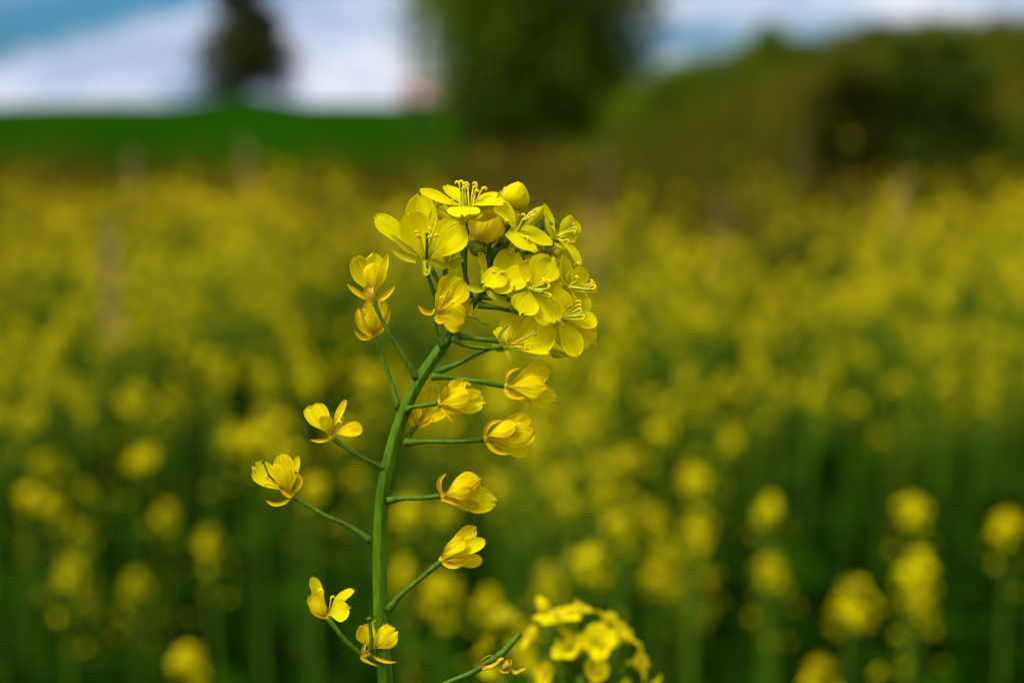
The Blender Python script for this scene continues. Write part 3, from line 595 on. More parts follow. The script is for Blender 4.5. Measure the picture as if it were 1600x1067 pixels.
# Z: front-facing flower
f = Flower(plant, P(828, 452, 20), r=5, m='sepal')
f.pet((831, 450, 34), (862, 402, 46), 50, (-.1, 0, 1), 0, .10); f.pet((829, 449, 28), (826, 404, 26), 34, (.1, 0, 1), 0, .12, 'bud'); f.pet((829, 452, 34), (814, 490, 50), 48, (.1, .1, 1), 0, .10); f.pet((832, 453, 34), (868, 503, 44), 50, (0, .1, 1), 0, .10)
f.pis([(826, 450, 30), (836, 454, 46), (846, 456, 60)], 3.2, 'pistil', 1.2)
for pts in ([(832, 449, 36), (842, 446, 52), (849, 444, 60)], [(832, 448, 36), (842, 440, 52), (846, 436, 58)], [(832, 448, 36), (848, 440, 50), (855, 438, 54)], [(833, 451, 36), (845, 452, 54), (855, 451, 60)], [(833, 452, 36), (846, 456, 54), (858, 459, 58)], [(826, 450, 40), (824, 445, 46), (823, 443, 50)], [(833, 453, 36), (848, 462, 50), (862, 466, 48)]): f.sta(pts, 1.4, 1)
f.sep([(820, 472, 14), (796, 478, 10), (812, 495, 8)], 14, 'sepal', (1, 0, .2))
# side-on petals between Z and the right edge
f = Flower(plant, P(866, 434, -10), r=5, m='sepal')
f.pet((866, 440, 0), (884, 488, 14), 32, (-.2, .1, 1), 0, .1); f.pet((866, 436, -6), (878, 400, -14), 30, (.2, .2, 1), 0, .1, 'bud'); f.pet((868, 438, -8), (893, 455, -4), 28, (.3, .2, 1), 0, .14, 'bud'); f.pet((866, 438, -10), (868, 470, -6), 34, (0, 0, 1), 0, .12, 'bud')
f.sep([(870, 420, -4), (880, 412, 0), (892, 414, -2)], 8, 'sepal'); f.sep([(872, 442, 0), (884, 440, 4), (892, 432, 2)], 8, 'sepal')
# AA: right edge flower
f = Flower(plant, P(884, 448, -4), r=5, m='sepal')
f.pet((888, 446, 8), (880, 399, 16), 26, (.5, .1, .9), 3, .16, prof='oval'); f.pet((890, 447, -4), (914, 421, -8), 30, (.6, .2, .7), -2, .2); f.pet((890, 450, 10), (893, 486, 22), 20, (.8, .1, .5), -5, .25); f.pet((890, 450, -6), (912, 468, -10), 26, (.5, .2, .8), 0, .15)
f.pis([(888, 450, 6), (904, 450, 12), (921, 449, 12)], 3.6, 'pistil', 1.1)
for pts in ([(890, 446, 8), (908, 446, 14), (922, 444, 14)], [(890, 448, 10), (908, 451, 16), (926, 452, 16)], [(890, 451, 8), (910, 456, 14), (927, 457, 12)], [(890, 447, 4), (908, 447, 8), (924, 447, 6)], [(900, 418, 6), (898, 414, 10), (900, 412, 12)], [(892, 444, 10), (900, 440, 16), (902, 438, 18)]): f.sta(pts, 1.4, 1.1)
f.sep([(884, 446, 6), (882, 434, 10), (888, 424, 8)], 9, 'sepal')
# BB: lower right flower
f = Flower(plant, P(874, 499, 4), r=5, m='sepal')
f.pet((880, 498, 12), (901, 557, 22), 35, (.1, .2, 1), -3, .12); f.pet((882, 497, 8), (933, 506, 16), 32, (0, .6, .8), -3, .08); f.pet((882, 494, -6), (917, 462, -12), 36, (.5, .1, .9), -3, .16); f.pet((880, 498, -6), (930, 538, -6), 40, (.1, .2, 1), 0, .14, 'bud', ruf=.12)
f.pis([(878, 497, 14), (894, 493, 24), (909, 489, 28)], 3.4, 'pistil', 1.1)
for pts in ([(880, 494, 16), (894, 488, 26), (903, 483, 28)], [(880, 496, 18), (896, 494, 28), (909, 492, 30)], [(880, 498, 18), (896, 499, 28), (909, 499, 30)], [(880, 493, 12), (892, 484, 20), (902, 477, 22)], [(878, 500, 18), (874, 503, 24), (877, 504, 26)], [(880, 492, 10), (890, 478, 16), (902, 471, 16)]): f.sta(pts, 1.4, 1)
f.sep([(872, 502, 8), (862, 505, 12), (866, 496, 10)], 7, 'sepal'); f.sep([(872, 506, 0), (868, 524, 4), (884, 545, 2)], 12, 'sepal'); f.sep([(860, 545, -4), (875, 554, 0), (897, 554, -2)], 11, 'sepal'); f.sep([(858, 548, -6), (866, 556, -4), (878, 559, -4)], 6, 'sepal')
# K: cupped flower at bottom of cluster
f = Flower(plant, P(790, 542, 20), r=5, m='sepal')
f.pet((793, 541, 18), (866, 512, 26), 62, (-.1, .1, 1), 5, .2, 'petal'); f.pet((792, 542, 26), (858, 552, 36), 24, (0, .6, .6), -4, .2, 'petal'); f.pet((791, 540, 8), (806, 494, -6), 44, (.1, 0, 1), 3, .15); f.pet((790, 540, 12), (774, 514, 8), 22, (.6, 0, 1), -5, .25); f.pet((792, 540, 10), (845, 498, 6), 44, (0, 0, 1), 5, .15, 'bud')
f.sep([(789, 541, 26), (784, 525, 32), (799, 508, 28)], 11, 'sepal'); f.sep([(790, 546, 22), (793, 555, 26), (800, 565, 24)], 7, 'sepal'); f.sep([(788, 546, 14), (778, 546, 16), (770, 536, 14)], 8, 'sepal')
f.sta([(800, 538, 32), (812, 536, 36), (818, 538, 36)], 3.0, 1.3, OS); f.sta([(800, 536, 32), (818, 530, 40), (832, 522, 40)], 1.7, .9, 'withered', 'withered'); f.sta([(800, 536, 32), (822, 526, 38), (836, 517, 36)], 1.3, .8, 'withered', 'withered'); f.sta([(800, 540, 32), (814, 543, 38), (826, 544, 36)], 1.2, .8)

for b_, ax_, r_, ro_, op_ in (((812, 424, -34), (.5, .3, -.5), 36, .3, .6), ((850, 414, -38), (.7, .5, -.3), 34, .8, .7), ((790, 352, -40), (.1, .8, -.4), 32, .2, .6), ((850, 470, -34), (.8, -.2, -.3), 36, .5, .6), ((700, 352, -44), (-.3, .8, -.4), 32, .5, .6)):
    f = Flower(plant, P(*b_), r=4, m='sepal'); f.generic(b_, ax_, r_, ro_, op_, m='bud', stam=False)
for b_, t_, r_ in (((778, 400, -14), (774, 386, -10), 6), ((792, 396, -4), (800, 382, 0), 6), ((812, 404, -8), (820, 398, -4), 6), ((846, 378, -4), (852, 360, 0), 7), ((770, 404, -18), (762, 392, -18), 6), ((826, 352, -26), (832, 334, -28), 8), ((862, 358, -20), (866, 340, -22), 7)):
    f = Flower(plant, P(*b_), r=2.5, m='greenbud', name='bud'); f.bud(b_, t_, r_, 'greenbud', .0, 0)

# ------------------------------------------------------------------ second plant, just behind focus, bottom right
def near_plant(label, cpx, cpy, dep, k, fl, seed):
    """a smaller raceme: fl = list of (px, py, depth offset, axis, radius px, roll, opening)"""
    global rng
    keep = rng; rng = random.Random(seed)
    top = P(cpx, cpy, dep); base = Vector((top.x + .01, top.y + .03, 0)); base.z = float(height(base.x, base.y))
    pl = empty('rapeseed_plant', base); tag(pl, label, 'plant', 'rapeseed plants')
    low = P(cpx + 6, cpy + 150, dep)
    add(pl, 'stem', tube([base, Vector((base.x, base.y, .5)), Vector((base.x, base.y - .01, .95)), low, P(cpx + 2, cpy + 60, dep), top], [.003, .003, .0025, 9 * S, 6 * S, 4 * S], 12, 6), M['green'])
    for x, y, do, ax, r, ro, op in fl:
        stalk(pl, [(cpx + 3, cpy + 70 + rng.uniform(-30, 30), dep), ((x + cpx) / 2 + 4, (y + cpy + 60) / 2 + 12, dep + do * .4), (x, y, dep + do)], 4.2, 3.4)
        f = Flower(pl, P(x, y, dep + do), ax, 5)
        if op < .2: f.bud((x, y, dep + do), (x + ax[0] * r, y - ax[1] * r, dep + do + ax[2] * r), r * .42, 'petal', .1, 2)
        else: f.generic((x, y, dep + do), ax, r, ro, op, k=1.12)
    rng = keep
    return pl
near_plant('slightly blurred yellow rapeseed cluster at the bottom edge right of the main stem', 905, 1032, -760, 1.1, [
    (872, 982, 20, (-.1, 1, .15), 46, .3, .85), (930, 1008, 40, (.1, .5, .9), 46, .8, .62), (966, 1006, 10, (.7, .9, .1), 40, .2, .8), (984, 1036, 10, (1, .2, .2), 42, .5, .8),
    (862, 1052, 30, (-.6, .1, .7), 34, .5, .4), (905, 1092, 30, (.1, -.2, 1), 44, .2, .9), (843, 1004, -20, (-1, .7, .1), 36, .1, .6), (962, 1082, 20, (.6, -.1, .6), 38, .9, .7),
    (902, 968, -10, (.15, 1, 0), 38, .2, .75), (1002, 1074, 0, (1, -.2, .2), 44, .2, .6), (905, 1026, 0, (0, 1, .3), 36, 0, .1), (884, 1010, -20, (-.3, 1, .1), 30, 0, .1), (945, 984, -30, (.5, 1, 0), 40, .4, .6),
    (895, 1020, 20, (-.4, .7, .6), 40, .9, .75), (925, 1045, 10, (.3, .2, 1), 36, .4, .5), (855, 958, -10, (-.6, 1, 0), 26, 0, .1)], 5)

# ------------------------------------------------------------------ field plants
class Geo:
    def __init__(s): s.v = []; s.f = []; s.m = []
    def quad(s, a, b, c, d, m=0):
        k = len(s.v); s.v += [a, b, c, d]; s.f.append((k, k + 1, k + 2, k + 3)); s.m.append(m)
    def tub(s, pts, rad, seg=4, k=2, m=0):
        v, f = tube(pts, rad, seg, k, False); o = len(s.v); s.v += v; s.f += [tuple(a + o for a in q) for q in f]; s.m += [m] * len(f)
def head_geo(seed, size):
    """flower head around the origin; materials 0 petal, 1 bud, 2 stem"""
    q = random.Random(seed); g = Geo(); n = int(22 * size); sq = q.uniform(-.004, .004)
    for i in range(n):
        a = i * 2.4 + q.uniform(-.3, .3); tt = (i + .5) / n
        el = R(75) * (1 - tt) + R(-25) * tt
        if q.random() < .18: continue
        r = (.0155 + .006 * tt) * size * q.uniform(.55, 1.3)
        c = Vector((math.cos(a) * math.cos(el) * r + sq, math.sin(a) * math.cos(el) * r * .85, math.sin(el) * r * 1.15 - .009 * tt))
        ax = (c + Vector((0, 0, .006))).normalized()
        g.tub([Vector((0, 0, -.022 - .01 * tt)), c * .5 + Vector((0, 0, -.006)), c], .0006, 3, 2, 2)
        u = ax.orthogonal().normalized(); u = (u * math.cos(a) + ax.cross(u) * math.sin(a)).normalized(); w_ = ax.cross(u)
        L_ = .0078 * q.uniform(.8, 1.1)
        for k in range(4):
            an = k * math.pi / 2 + q.uniform(-.2, .2); d = u * math.cos(an) + w_ * math.sin(an); s_ = ax.cross(d) * (L_ * .42)
            up = ax * (L_ * q.uniform(.05, .5)); m_ = c + d * L_ * .6 + up * .7 + ax * .0018; e = c + d * L_ + up + ax * .001
            k0 = len(g.v); g.v += [c, m_ - s_, m_ + s_, e - s_ * .5, e + s_ * .5]; g.f += [(k0, k0 + 1, k0 + 2), (k0 + 1, k0 + 3, k0 + 4, k0 + 2)]; g.m += [0, 0]
    for i in range(7):
        a = i * 2.2; c = Vector((math.cos(a) * .005, math.sin(a) * .005, .015 + .001 * i)) * size
        v, f = ellipsoid(c, c, .0017, .0035, 5, 4); o = len(g.v); g.v += v; g.f += [tuple(b + o for b in t) for t in f]; g.m += [1] * len(f)
    # older flowers dropping off the raceme below
    for i in range(5):
        a = i * 2.6 + seed; z = -.03 - .014 * i; d = Vector((math.cos(a), math.sin(a), .35)); c = Vector((0, 0, z)) + d * .018
        g.tub([Vector((0, 0, z)), c], .0005, 3, 1, 2)
        for k in range(2 if i < 3 else 1):
            s_ = d.cross(Vector((0, 0, 1))).normalized() * .003; e = c + (d + Vector((0, 0, k * .8 - .2))).normalized() * .009
            g.quad(c - s_ * .3, c + s_ * .3, e + s_, e - s_, 0)
    return g
FH = [(head_geo(20 + i, s_), s_) for i, s_ in enumerate((.60, .72, .52, .42))]
FM = [M['farpetal'], M['farbud'], M['farstem']]
def gmesh(nm, g, mats): return mesh(nm, g.v, g.f, mats, mi=g.m, smooth=False)
head_me = [gmesh('flower_head', h[0], FM) for h in FH]
def leaf_geo(L_, W_, droop, seed):
    g = Geo(); q = random.Random(seed); n = 7
    for i in range(n + 1):
        t = i / n; x = L_ * (t - .12 * droop * t * t); z = L_ * (.55 * t - droop * t * t)
        wd = W_ * (.12 + math.sin(math.pi * min(1, t * .93 + .04)) ** .8) * (1 + .18 * math.sin(i * 2.4 + seed))
        for s_ in (-1, 0, 1): g.v.append(Vector((x, s_ * wd * .5, z + (.18 * wd if s_ else 0) + q.uniform(-.004, .004))))
    for i in range(n):
        for k in range(2): a = i * 3 + k; g.f.append((a, a + 1, a + 4, a + 3)); g.m.append(0)
    return g
leaf_me = [mesh('leaf', *(lambda g: (g.v, g.f))(leaf_geo(.17, .05, .9, 1)), M['leaf']), mesh('leaf', *(lambda g: (g.v, g.f))(leaf_geo(.12, .035, .6, 2)), M['leaf']), mesh('leaf', *(lambda g: (g.v, g.f))(leaf_geo(.22, .075, 1.1, 3)), M['leaf'])]
TPL = []
for i in range(5):
    q = random.Random(50 + i); lean = q.uniform(-.03, .03), q.uniform(-.03, .03)
    top = Vector((lean[0] * 2, lean[1] * 2, 1.0)); g = Geo()
    mid = Vector((lean[0], lean[1], .6))
    g.tub([Vector((0, 0, 0)), Vector((0, 0, .3)), mid, top - Vector((0, 0, .06)), top], [.0055, .005, .0045, .0025, .0015], 6, 3)
    heads = [(top, i % 3, q.uniform(0, 6))]
    for b in range(2 + i % 2):
        a = q.uniform(0, 6.3); z0 = .45 + .13 * b; h1 = q.uniform(.90, .985); rr = q.uniform(.05, .10)
        e = Vector((mid.x + math.cos(a) * rr, mid.y + math.sin(a) * rr, h1)); st = Vector((lean[0] * z0 / .6, lean[1] * z0 / .6, z0))
        g.tub([st, (st + e) / 2 + Vector((math.cos(a) * .02, math.sin(a) * .02, -.03)), e - Vector((0, 0, .04)), e], [.003, .0026, .0018, .0012], 5, 3)
        heads.append((e, 2 + (b + i) % 2, q.uniform(0, 6)))
    leaves = [(Vector((lean[0] * z / .6, lean[1] * z / .6, z)), k % 3, q.uniform(0, 6.3), q.uniform(.7, 1.1)) for k, z in enumerate((.12, .22, .34, .46, .58, .70))]
    TPL.append((gmesh('stem', g, M['farstem']), g, heads, leaves))
def proto_plant(i):
    st, g, heads, leaves = TPL[i]
    r_ = bpy.data.objects.new('rapeseed_plant', None); r_.empty_display_size = .02
    ch = [('stem', st, (0, 0, 0), 0, 1)] + [('flower_head', head_me[k], p, a, 1) for p, k, a in heads] + [('leaf', leaf_me[k], p, a, s_) for p, k, a, s_ in leaves]
    return ch
PP = [proto_plant(i) for i in range(5)]
nplant = 0
gs_ = Geo(); gs_.tub([Vector((0, 0, 0)), Vector((.01, 0, .3)), Vector((0, .008, .6)), Vector((0, 0, .94)), Vector((0, 0, 1))], [.0055, .005, .004, .0025, .0015], 6, 3); SOLO = gmesh('stem', gs_, M['farstem'])
def place_plant(i, loc, rz, sz, label, sx=1.0, solo=False):
    global nplant; nplant += 1
    r_ = bpy.data.objects.new('rapeseed_plant', None); C.objects.link(r_); r_.empty_display_size = .02
    r_.location = loc; r_.rotation_euler = (0, 0, rz); r_.scale = (sx, sx, sz)
    for k, (nm, me, p, a, s_) in enumerate(PP[i]):
        if solo and nm == 'stem': me = SOLO
        if solo and nm == 'flower_head' and k > 1: continue
        if solo and nm == 'leaf': p = (0, 0, p.z)
        if solo and k == 1: p = Vector((0, 0, 1.0))
        o = bpy.data.objects.new(nm, me); C.objects.link(o); o.parent = r_; o.location = p; o.rotation_euler = (0, 0, a)
        hs = s_ if nm != 'flower_head' else 1.0
        o.scale = (hs, hs, hs if nm != 'flower_head' else 1.0 / sz * sx)
        if nm == 'flower_head' and not solo: o.rotation_euler = (rng.uniform(-.5, .5), rng.uniform(-.5, .5), a)
    tag(r_, label, 'plant', 'rapeseed plants'); return r_
def place_head(i, x, y, D, label, sx=1.0):
    """put the top head of template i at photo pixel x,y at distance D"""
    p = CO + FW * D + RT * ((x - CX) / FPX * D) + UP * ((CY - y) / FPX * D)
    gz = float(height(p.x, p.y)); place_plant(i, (p.x, p.y, gz), rng.uniform(0, 6.3), p.z - gz, label, sx, True)
HB = [  # pixel x, y, distance, template, label
    (1325, 943, 1.10, 0, 'blurred rapeseed plant with broad arched yellow head in the lower right'),
    (926, 880, 1.25, 1, 'bright round blurred rapeseed head right of the main stem above the bottom cluster'),
    (105, 890, 1.45, 2, 'lone dim blurred rapeseed head at the far lower left'),
    (330, 845, 1.60, 2, 'small bright blurred rapeseed head left of the main stem over dark green'),
    (1085, 822, 1.45, 0, 'lower of two blurred yellow heads stacked above each other right of centre'),
    (1085, 750, 1.75, 1, 'upper of two blurred yellow heads stacked above each other right of centre'),
    (1425, 798, 1.45, 1, 'large blurred rapeseed head on the right, above the arched one'),
    (1425, 888, 1.30, 0, 'blurred rapeseed head just above and right of the arched one'),
    (1440, 940, 1.35, 3, 'dim blurred rapeseed head immediately right of the arched one'),
    (860, 912, 1.40, 3, 'dim round rapeseed head left of the bright one right of the main stem'),
    (683, 925, 1.30, 1, 'blurred yellow head beside the right edge of the main stem near the bottom'),
    (632, 895, 1.70, 3, 'faint blurred rapeseed head half hidden by the main stem at lower flowers'),
    (972, 822, 1.60, 3, 'small blurred round head above and right of the bright round one'),
    (255, 800, 1.75, 2, 'faint blurred rapeseed head at left between the lone heads'),
    (1210, 895, 1.60, 3, 'small dim rapeseed head between the stacked pair and the arched head'),
    (1283, 1060, 1.15, 2, 'blurred yellow rapeseed head cut by the bottom edge below the arched one'),
    (1575, 822, 1.45, 1, 'blurred rapeseed head at the right edge of the picture'),
    (1200, 795, 1.70, 3, 'small round blurred head right of the stacked pair'),
    (760, 940, 1.50, 3, 'small dim head between the main stem and the bottom cluster'),
    (790, 1005, .62, 2, 'strongly blurred yellow head directly behind the left side of the bottom cluster'),
    (300, 1035, 1.30, 3, 'very faint rapeseed head near the bottom edge at left'),
    (405, 682, 1.80, 1, 'round bright blurred head left of the lower left flowers'),
    (490, 760, 1.50, 2, 'blurred yellow glow right beside the lowest left flower'),
    (640, 800, 1.60, 1, 'blurred yellow head behind the main stem at mid height'),
    (690, 800, 1.70, 0, 'blurred yellow head just right of the main stem at mid height'),
    (840, 700, 1.75, 2, 'blurred round head right of the fan shaped ageing flowers'),
    (765, 240, 6.0, 1, 'tall rapeseed plant poking up against the dark tree'),
    (900, 248, 7.5, 1, 'rapeseed head against the tree base, right of the main cluster'),
    (1328, 215, 6.0, 2, 'tallest far rapeseed head in front of the dark brown bush'),
    (1150, 242, 7.0, 0, 'rapeseed head against the olive bank at right of centre'),
    (1380, 268, 8.0, 1, 'rapeseed head below the dark bush at the right'),
    (525, 292, 5.5, 1, 'bright rapeseed head on the far skyline of the crop left of the main cluster'),
    (403, 300, 5.8, 0, 'bright rapeseed head on the far edge of the crop under the small tree'),
    (275, 290, 6.0, 0, 'rapeseed head on the far edge of the crop at the left'),
    (655, 270, 7.0, 2, 'rapeseed head on the far crop edge above the sharp flowers'),
    (1200, 300, 5.0, 1, 'bright rapeseed head at right of centre below the bank'),
    (355, 370, 4.2, 0, 'bright rapeseed head well left of the main cluster'),
    (60, 350, 5.0, 0, 'rapeseed head on the far left above the crop'),
]
for x, y, D, i, lab in HB: place_head(i, x, y, D, lab, rng.uniform(.72, .95) if D > 1.15 else .95)
# the rest, scattered over the crop, nearest first
pts = []
rr_ = random.Random(99)
DEN = 36
while len(pts) < 700:
    D = math.sqrt(rr_.uniform(2.0 ** 2, 10.0 ** 2)); u = rr_.uniform(-1.12, 1.12)
    x = u * .30 * D
    if D < 2.7 and rr_.random() < (.62 if x < -.1 else .3): continue
    if D > 3.2 and rr_.random() < (D - 3.2) / 5.6 + .30 * math.sin(x * 1.6 + 1): continue
    if math.sin(x * 2.3 + 1.7 * D) + math.sin(x * 4.1 - 2.2 * D + 1) < -1.15: continue
    pts.append((D, x))
pts.sort()
stuff = []
def where(D, x):
    px = 800 + FPX * x / D; py = 185 + FPX * (CAMZ - .98) / D
    cols = ((120, 'at the left edge'), (330, 'under the open sky at the left'), (520, 'straight below the small lone tree'), (720, 'just left of the sharp cluster'), (960, 'directly below the big tree'), (1200, 'below the bank right of the cluster'), (1400, 'below the dark brown bush'), (1e9, 'near the right edge of the picture'))
    c = next(n for k, n in cols if px < k)
    row = 'high' if py < 430 else ('middle' if py < 560 else 'low')
    return 'blurred yellow rapeseed plant in the %s rows, %s' % (row, c)
for D, x in pts:
    hgt = rr_.gauss(.955, .085); hgt = min(max(hgt, .72), 1.12)
    if D < 2.2: hgt = min(hgt, 1.02)
    i = rr_.randrange(5); rz = rr_.uniform(0, 6.3); z = float(height(x, D))
    if nplant < 298: place_plant(i, (x, D, z), rz, hgt, where(D, x), 1.0)
    else: stuff.append((i, x, D, z, rz, hgt))
# the crop goes on past both sides of the frame
side = 0
while side < 800:
    D = math.sqrt(rr_.uniform(.3 ** 2, 9.5 ** 2)); x = rr_.choice((-1, 1)) * (.336 * D + rr_.uniform(.14, 3.3))
    if D > 3.6 and rr_.random() < (D - 3.6) / 5.6: continue
    side += 1; stuff.append((rr_.randrange(5), x, D, float(height(x, D)), rr_.uniform(0, 6.3), rr_.uniform(.8, 1.08)))
# the far crop: one mass
def merged(items):
    arrs = []
    for i in range(5):
        st, g, heads, leaves = TPL[i]; V_, F_, M_ = [], [], []; o = 0
        V_ += g.v; F_ += g.f; M_ += [2] * len(g.f); o = len(V_)
        for p, k, a in heads:
            hg = FH[k][0]; ca, sa = math.cos(a), math.sin(a)
            V_ += [Vector((v.x * ca - v.y * sa, v.x * sa + v.y * ca, v.z)) + p for v in hg.v]; F_ += [tuple(b + o for b in t) for t in hg.f]; M_ += hg.m; o = len(V_)
        for p, k, a, s_ in leaves[2:]:
            lg = leaf_geo(.16, .05, .9, k); ca, sa = math.cos(a), math.sin(a)
            V_ += [Vector((v.x * ca - v.y * sa, v.x * sa + v.y * ca, v.z)) * s_ + p for v in lg.v]; F_ += [tuple(b + o for b in t) for t in lg.f]; M_ += [3] * len(lg.f); o = len(V_)
        ls = np.array([len(t) for t in F_], dtype=np.int32); li = np.array([b for t in F_ for b in t], dtype=np.int32)
        arrs.append((np.array([tuple(v) for v in V_]), ls, li, np.array(M_, dtype=np.int32)))
    VV, LS, LI, MI = [], [], [], []; o = 0
    for i, x, y, z, rz, h in items:
        v, ls, li, mi = arrs[i]; c, s_ = math.cos(rz), math.sin(rz)
        w_ = np.stack([v[:, 0] * c - v[:, 1] * s_ + x, v[:, 0] * s_ + v[:, 1] * c + y, v[:, 2] * h + z], 1)
        VV.append(w_); LS.append(ls); LI.append(li + o); MI.append(mi); o += len(v)
    return np.concatenate(VV), np.concatenate(LS), np.concatenate(LI), np.concatenate(MI)
def bigmesh(nm, VV, LS, LI, MI, mats):
    me = bpy.data.meshes.new(nm); me.vertices.add(len(VV)); me.vertices.foreach_set('co', VV.astype(np.float32).ravel())
    me.loops.add(len(LI)); me.loops.foreach_set('vertex_index', LI.astype(np.int32))
    me.polygons.add(len(LS)); st = np.concatenate([[0], np.cumsum(LS)[:-1]]).astype(np.int32)
    me.polygons.foreach_set('loop_start', st); me.polygons.foreach_set('material_index', MI.astype(np.int32))
    for m in mats: me.materials.append(m)
    me.update(calc_edges=True); me.validate(); return me
M['farmass'] = mat('crop_mass_petal', (.70, .52, .001), (.86, .72, .0015), 3, .8, .30, spec=.05)
tag(link('rapeseed_crop', bigmesh('rapeseed_crop', *merged(stuff), [M['farmass'], M['farbud'], M['farstem'], M['leaf']])), 'far mass of yellow flowering rapeseed crop stretching to the grassy verge', 'crop', kind='stuff')

# loose cards of leaf: many small quads in one mesh
def cards(cx, n, size, asp=.45, tilt=1.0, seed=0):
    """n leaf quads at centres cx (n,3)"""
    r_ = np.random.default_rng(seed); n = len(cx)
    d = r_.normal(size=(n, 3)); d[:, 2] *= tilt; d /= np.linalg.norm(d, axis=1)[:, None]
    e = r_.normal(size=(n, 3)); e -= d * (d * e).sum(1)[:, None]; e /= np.linalg.norm(e, axis=1)[:, None]
    s_ = size * r_.uniform(.6, 1.35, (n, 1)); nn = np.cross(d, e)
    a = cx - d * s_ * .5; b = cx + e * s_ * asp * .5 + nn * s_ * .06; c = cx + d * s_ * .5; f = cx - e * s_ * asp * .5 + nn * s_ * .06
    VV = np.stack([a, b, c, f], 1).reshape(-1, 3); LI = np.arange(4 * n); LS = np.full(n, 4); return VV, LS, LI
# leafy understorey between the near plants
n = 18000; D = np.sqrt(nr.uniform(.75 ** 2, 9 ** 2, n)); D[:5000] = np.sqrt(nr.uniform(.75 ** 2, 3.2 ** 2, 5000)); xx = nr.uniform(-.36, .36, n) * D; zz = nr.beta(1.3, 1.6, n) * .78
xx[11000:] = nr.uniform(-4.2, 4.2, n - 11000); D[11000:] = nr.uniform(.8, 9, n - 11000)
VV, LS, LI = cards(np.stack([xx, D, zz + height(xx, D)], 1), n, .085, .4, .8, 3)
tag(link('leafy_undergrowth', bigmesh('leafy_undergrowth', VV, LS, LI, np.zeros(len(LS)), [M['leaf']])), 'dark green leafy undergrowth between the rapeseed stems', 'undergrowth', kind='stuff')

# grass of the verge and the bank
def blades(px, py, L_, wd, seed):
    r_ = np.random.default_rng(seed); n = len(px); pz = height(px, py); a = r_.uniform(0, 6.28, n); l_ = L_ * r_.uniform(.5, 1.2, n)
    dx, dy = np.cos(a), np.sin(a); b = .35 * l_ * r_.uniform(.2, 1, n)
    p = np.stack([px, py, pz], 1); s_ = np.stack([-dy, dx, 0 * dx], 1) * wd
    m_ = p + np.stack([dx * b * .35, dy * b * .35, l_ * .6], 1); t = p + np.stack([dx * b, dy * b, l_], 1)
    VV = np.stack([p - s_, p + s_, m_ + s_ * .8, m_ - s_ * .8, t], 1).reshape(-1, 3)
    k = np.arange(n)[:, None] * 5; LI = np.concatenate([np.concatenate([k, k + 1, k + 2, k + 3], 1), np.concatenate([k + 3, k + 2, k + 4], 1)], 1).ravel()
    return VV, np.tile([4, 3], n), LI
M['drygrass'] = mat('verge_grass', (.06, .07, .003), (.17, .11, .012), .8, 1, .2, lo=.38, hi=.62, spec=0)
M['bankgrass'] = mat('bank_grass', (.04, .115, .002), (.11, .14, .005), .5, 1, .2, lo=.38, hi=.62, spec=0)
n = 24000; py = nr.uniform(6.5, 22, n); px = nr.uniform(-.62, .62, n) * py
VV, LS, LI = blades(px, py, .72, .012, 4)
tag(link('verge_grass', bigmesh('verge_grass', VV, LS, LI, np.zeros(len(LS)), [M['drygrass']])), 'strip of tall ochre and olive grass behind the crop', 'grass', kind='stuff')
n = 16000; py = nr.uniform(16, 32, n); px = nr.uniform(.03, .45, n) * py + .5
VV, LS, LI = blades(px, py, .45, .014, 5)
tag(link('bank_grass', bigmesh('bank_grass', VV, LS, LI, np.zeros(len(LS)), [M['bankgrass']])), 'rough olive grass on the rising bank at the right', 'grass', kind='stuff')
# dry brown dock stalks scattered at the field edge
def dock():
    g = Geo(); q = random.Random(8)
    g.tub([Vector((0, 0, 0)), Vector((.01, 0, .5)), Vector((0, .02, 1.1))], [.003, .003, .002], 5, 3)
    g2 = Geo(); g2.tub([Vector((.005, 0, .86)), Vector((0, .02, 1.12))], .004, 5, 2)
    for i in range(7):
        a = i * 2.3; z = .88 + .03 * i; e = Vector((math.cos(a) * .03, math.sin(a) * .03, z + .04)); g2.tub([Vector((.005, 0, z)), e], .0025, 4, 1)
        for k in range(26):
            t = q.random(); c = Vector((.005, 0, z)).lerp(e, t) + Vector((q.uniform(-1, 1), q.uniform(-1, 1), q.uniform(-1, 1))) * .012; s_ = .006
            d = Vector((q.uniform(-1, 1), q.uniform(-1, 1), q.uniform(-1, 1))).normalized(); e2 = d.orthogonal().normalized()
            g2.quad(c - d * s_, c + e2 * s_, c + d * s_, c - e2 * s_)
    return gmesh('stem', g, M['farstem']), gmesh('seed_head', g2, M['stalkdry'])
dk = dock()
for k, (x, y, D_, lab) in enumerate([(205, 282, 7, 'dry pinkish brown dock stalk at the far left edge of the crop'), (385, 262, 7.5, 'dry brown dock stalk below the small tree'), (945, 275, 7.5, 'dry brown dock stalk right of the dark tree base'),
                                   (1250, 240, 9, 'dry pale brown dock stalk on the bank below the brown bush'), (1405, 330, 5.5, 'dry brown dock stalk among yellow heads at the right'), (170, 440, 3.4, 'small dry dock stalk among the yellow heads far left'), (930, 385, 4.6, 'dry dock stalk right of the sharp flower cluster'), (1130, 365, 5, 'dry dock stalk right of centre among the yellow heads')]):
    p = CO + FW * D_ + RT * ((x - CX) / FPX * D_) + UP * ((CY - y) / FPX * D_); gz = float(height(p.x, p.y))
    r_ = empty('dock_plant', (p.x, p.y, gz), k * 1.3); r_.scale = (.6, .6, max(.4, (p.z - gz) / 1.0)); tag(r_, lab, 'plant', 'dry dock stalks')
    link('stem', dk[0], r_); link('seed_head', dk[1], r_)

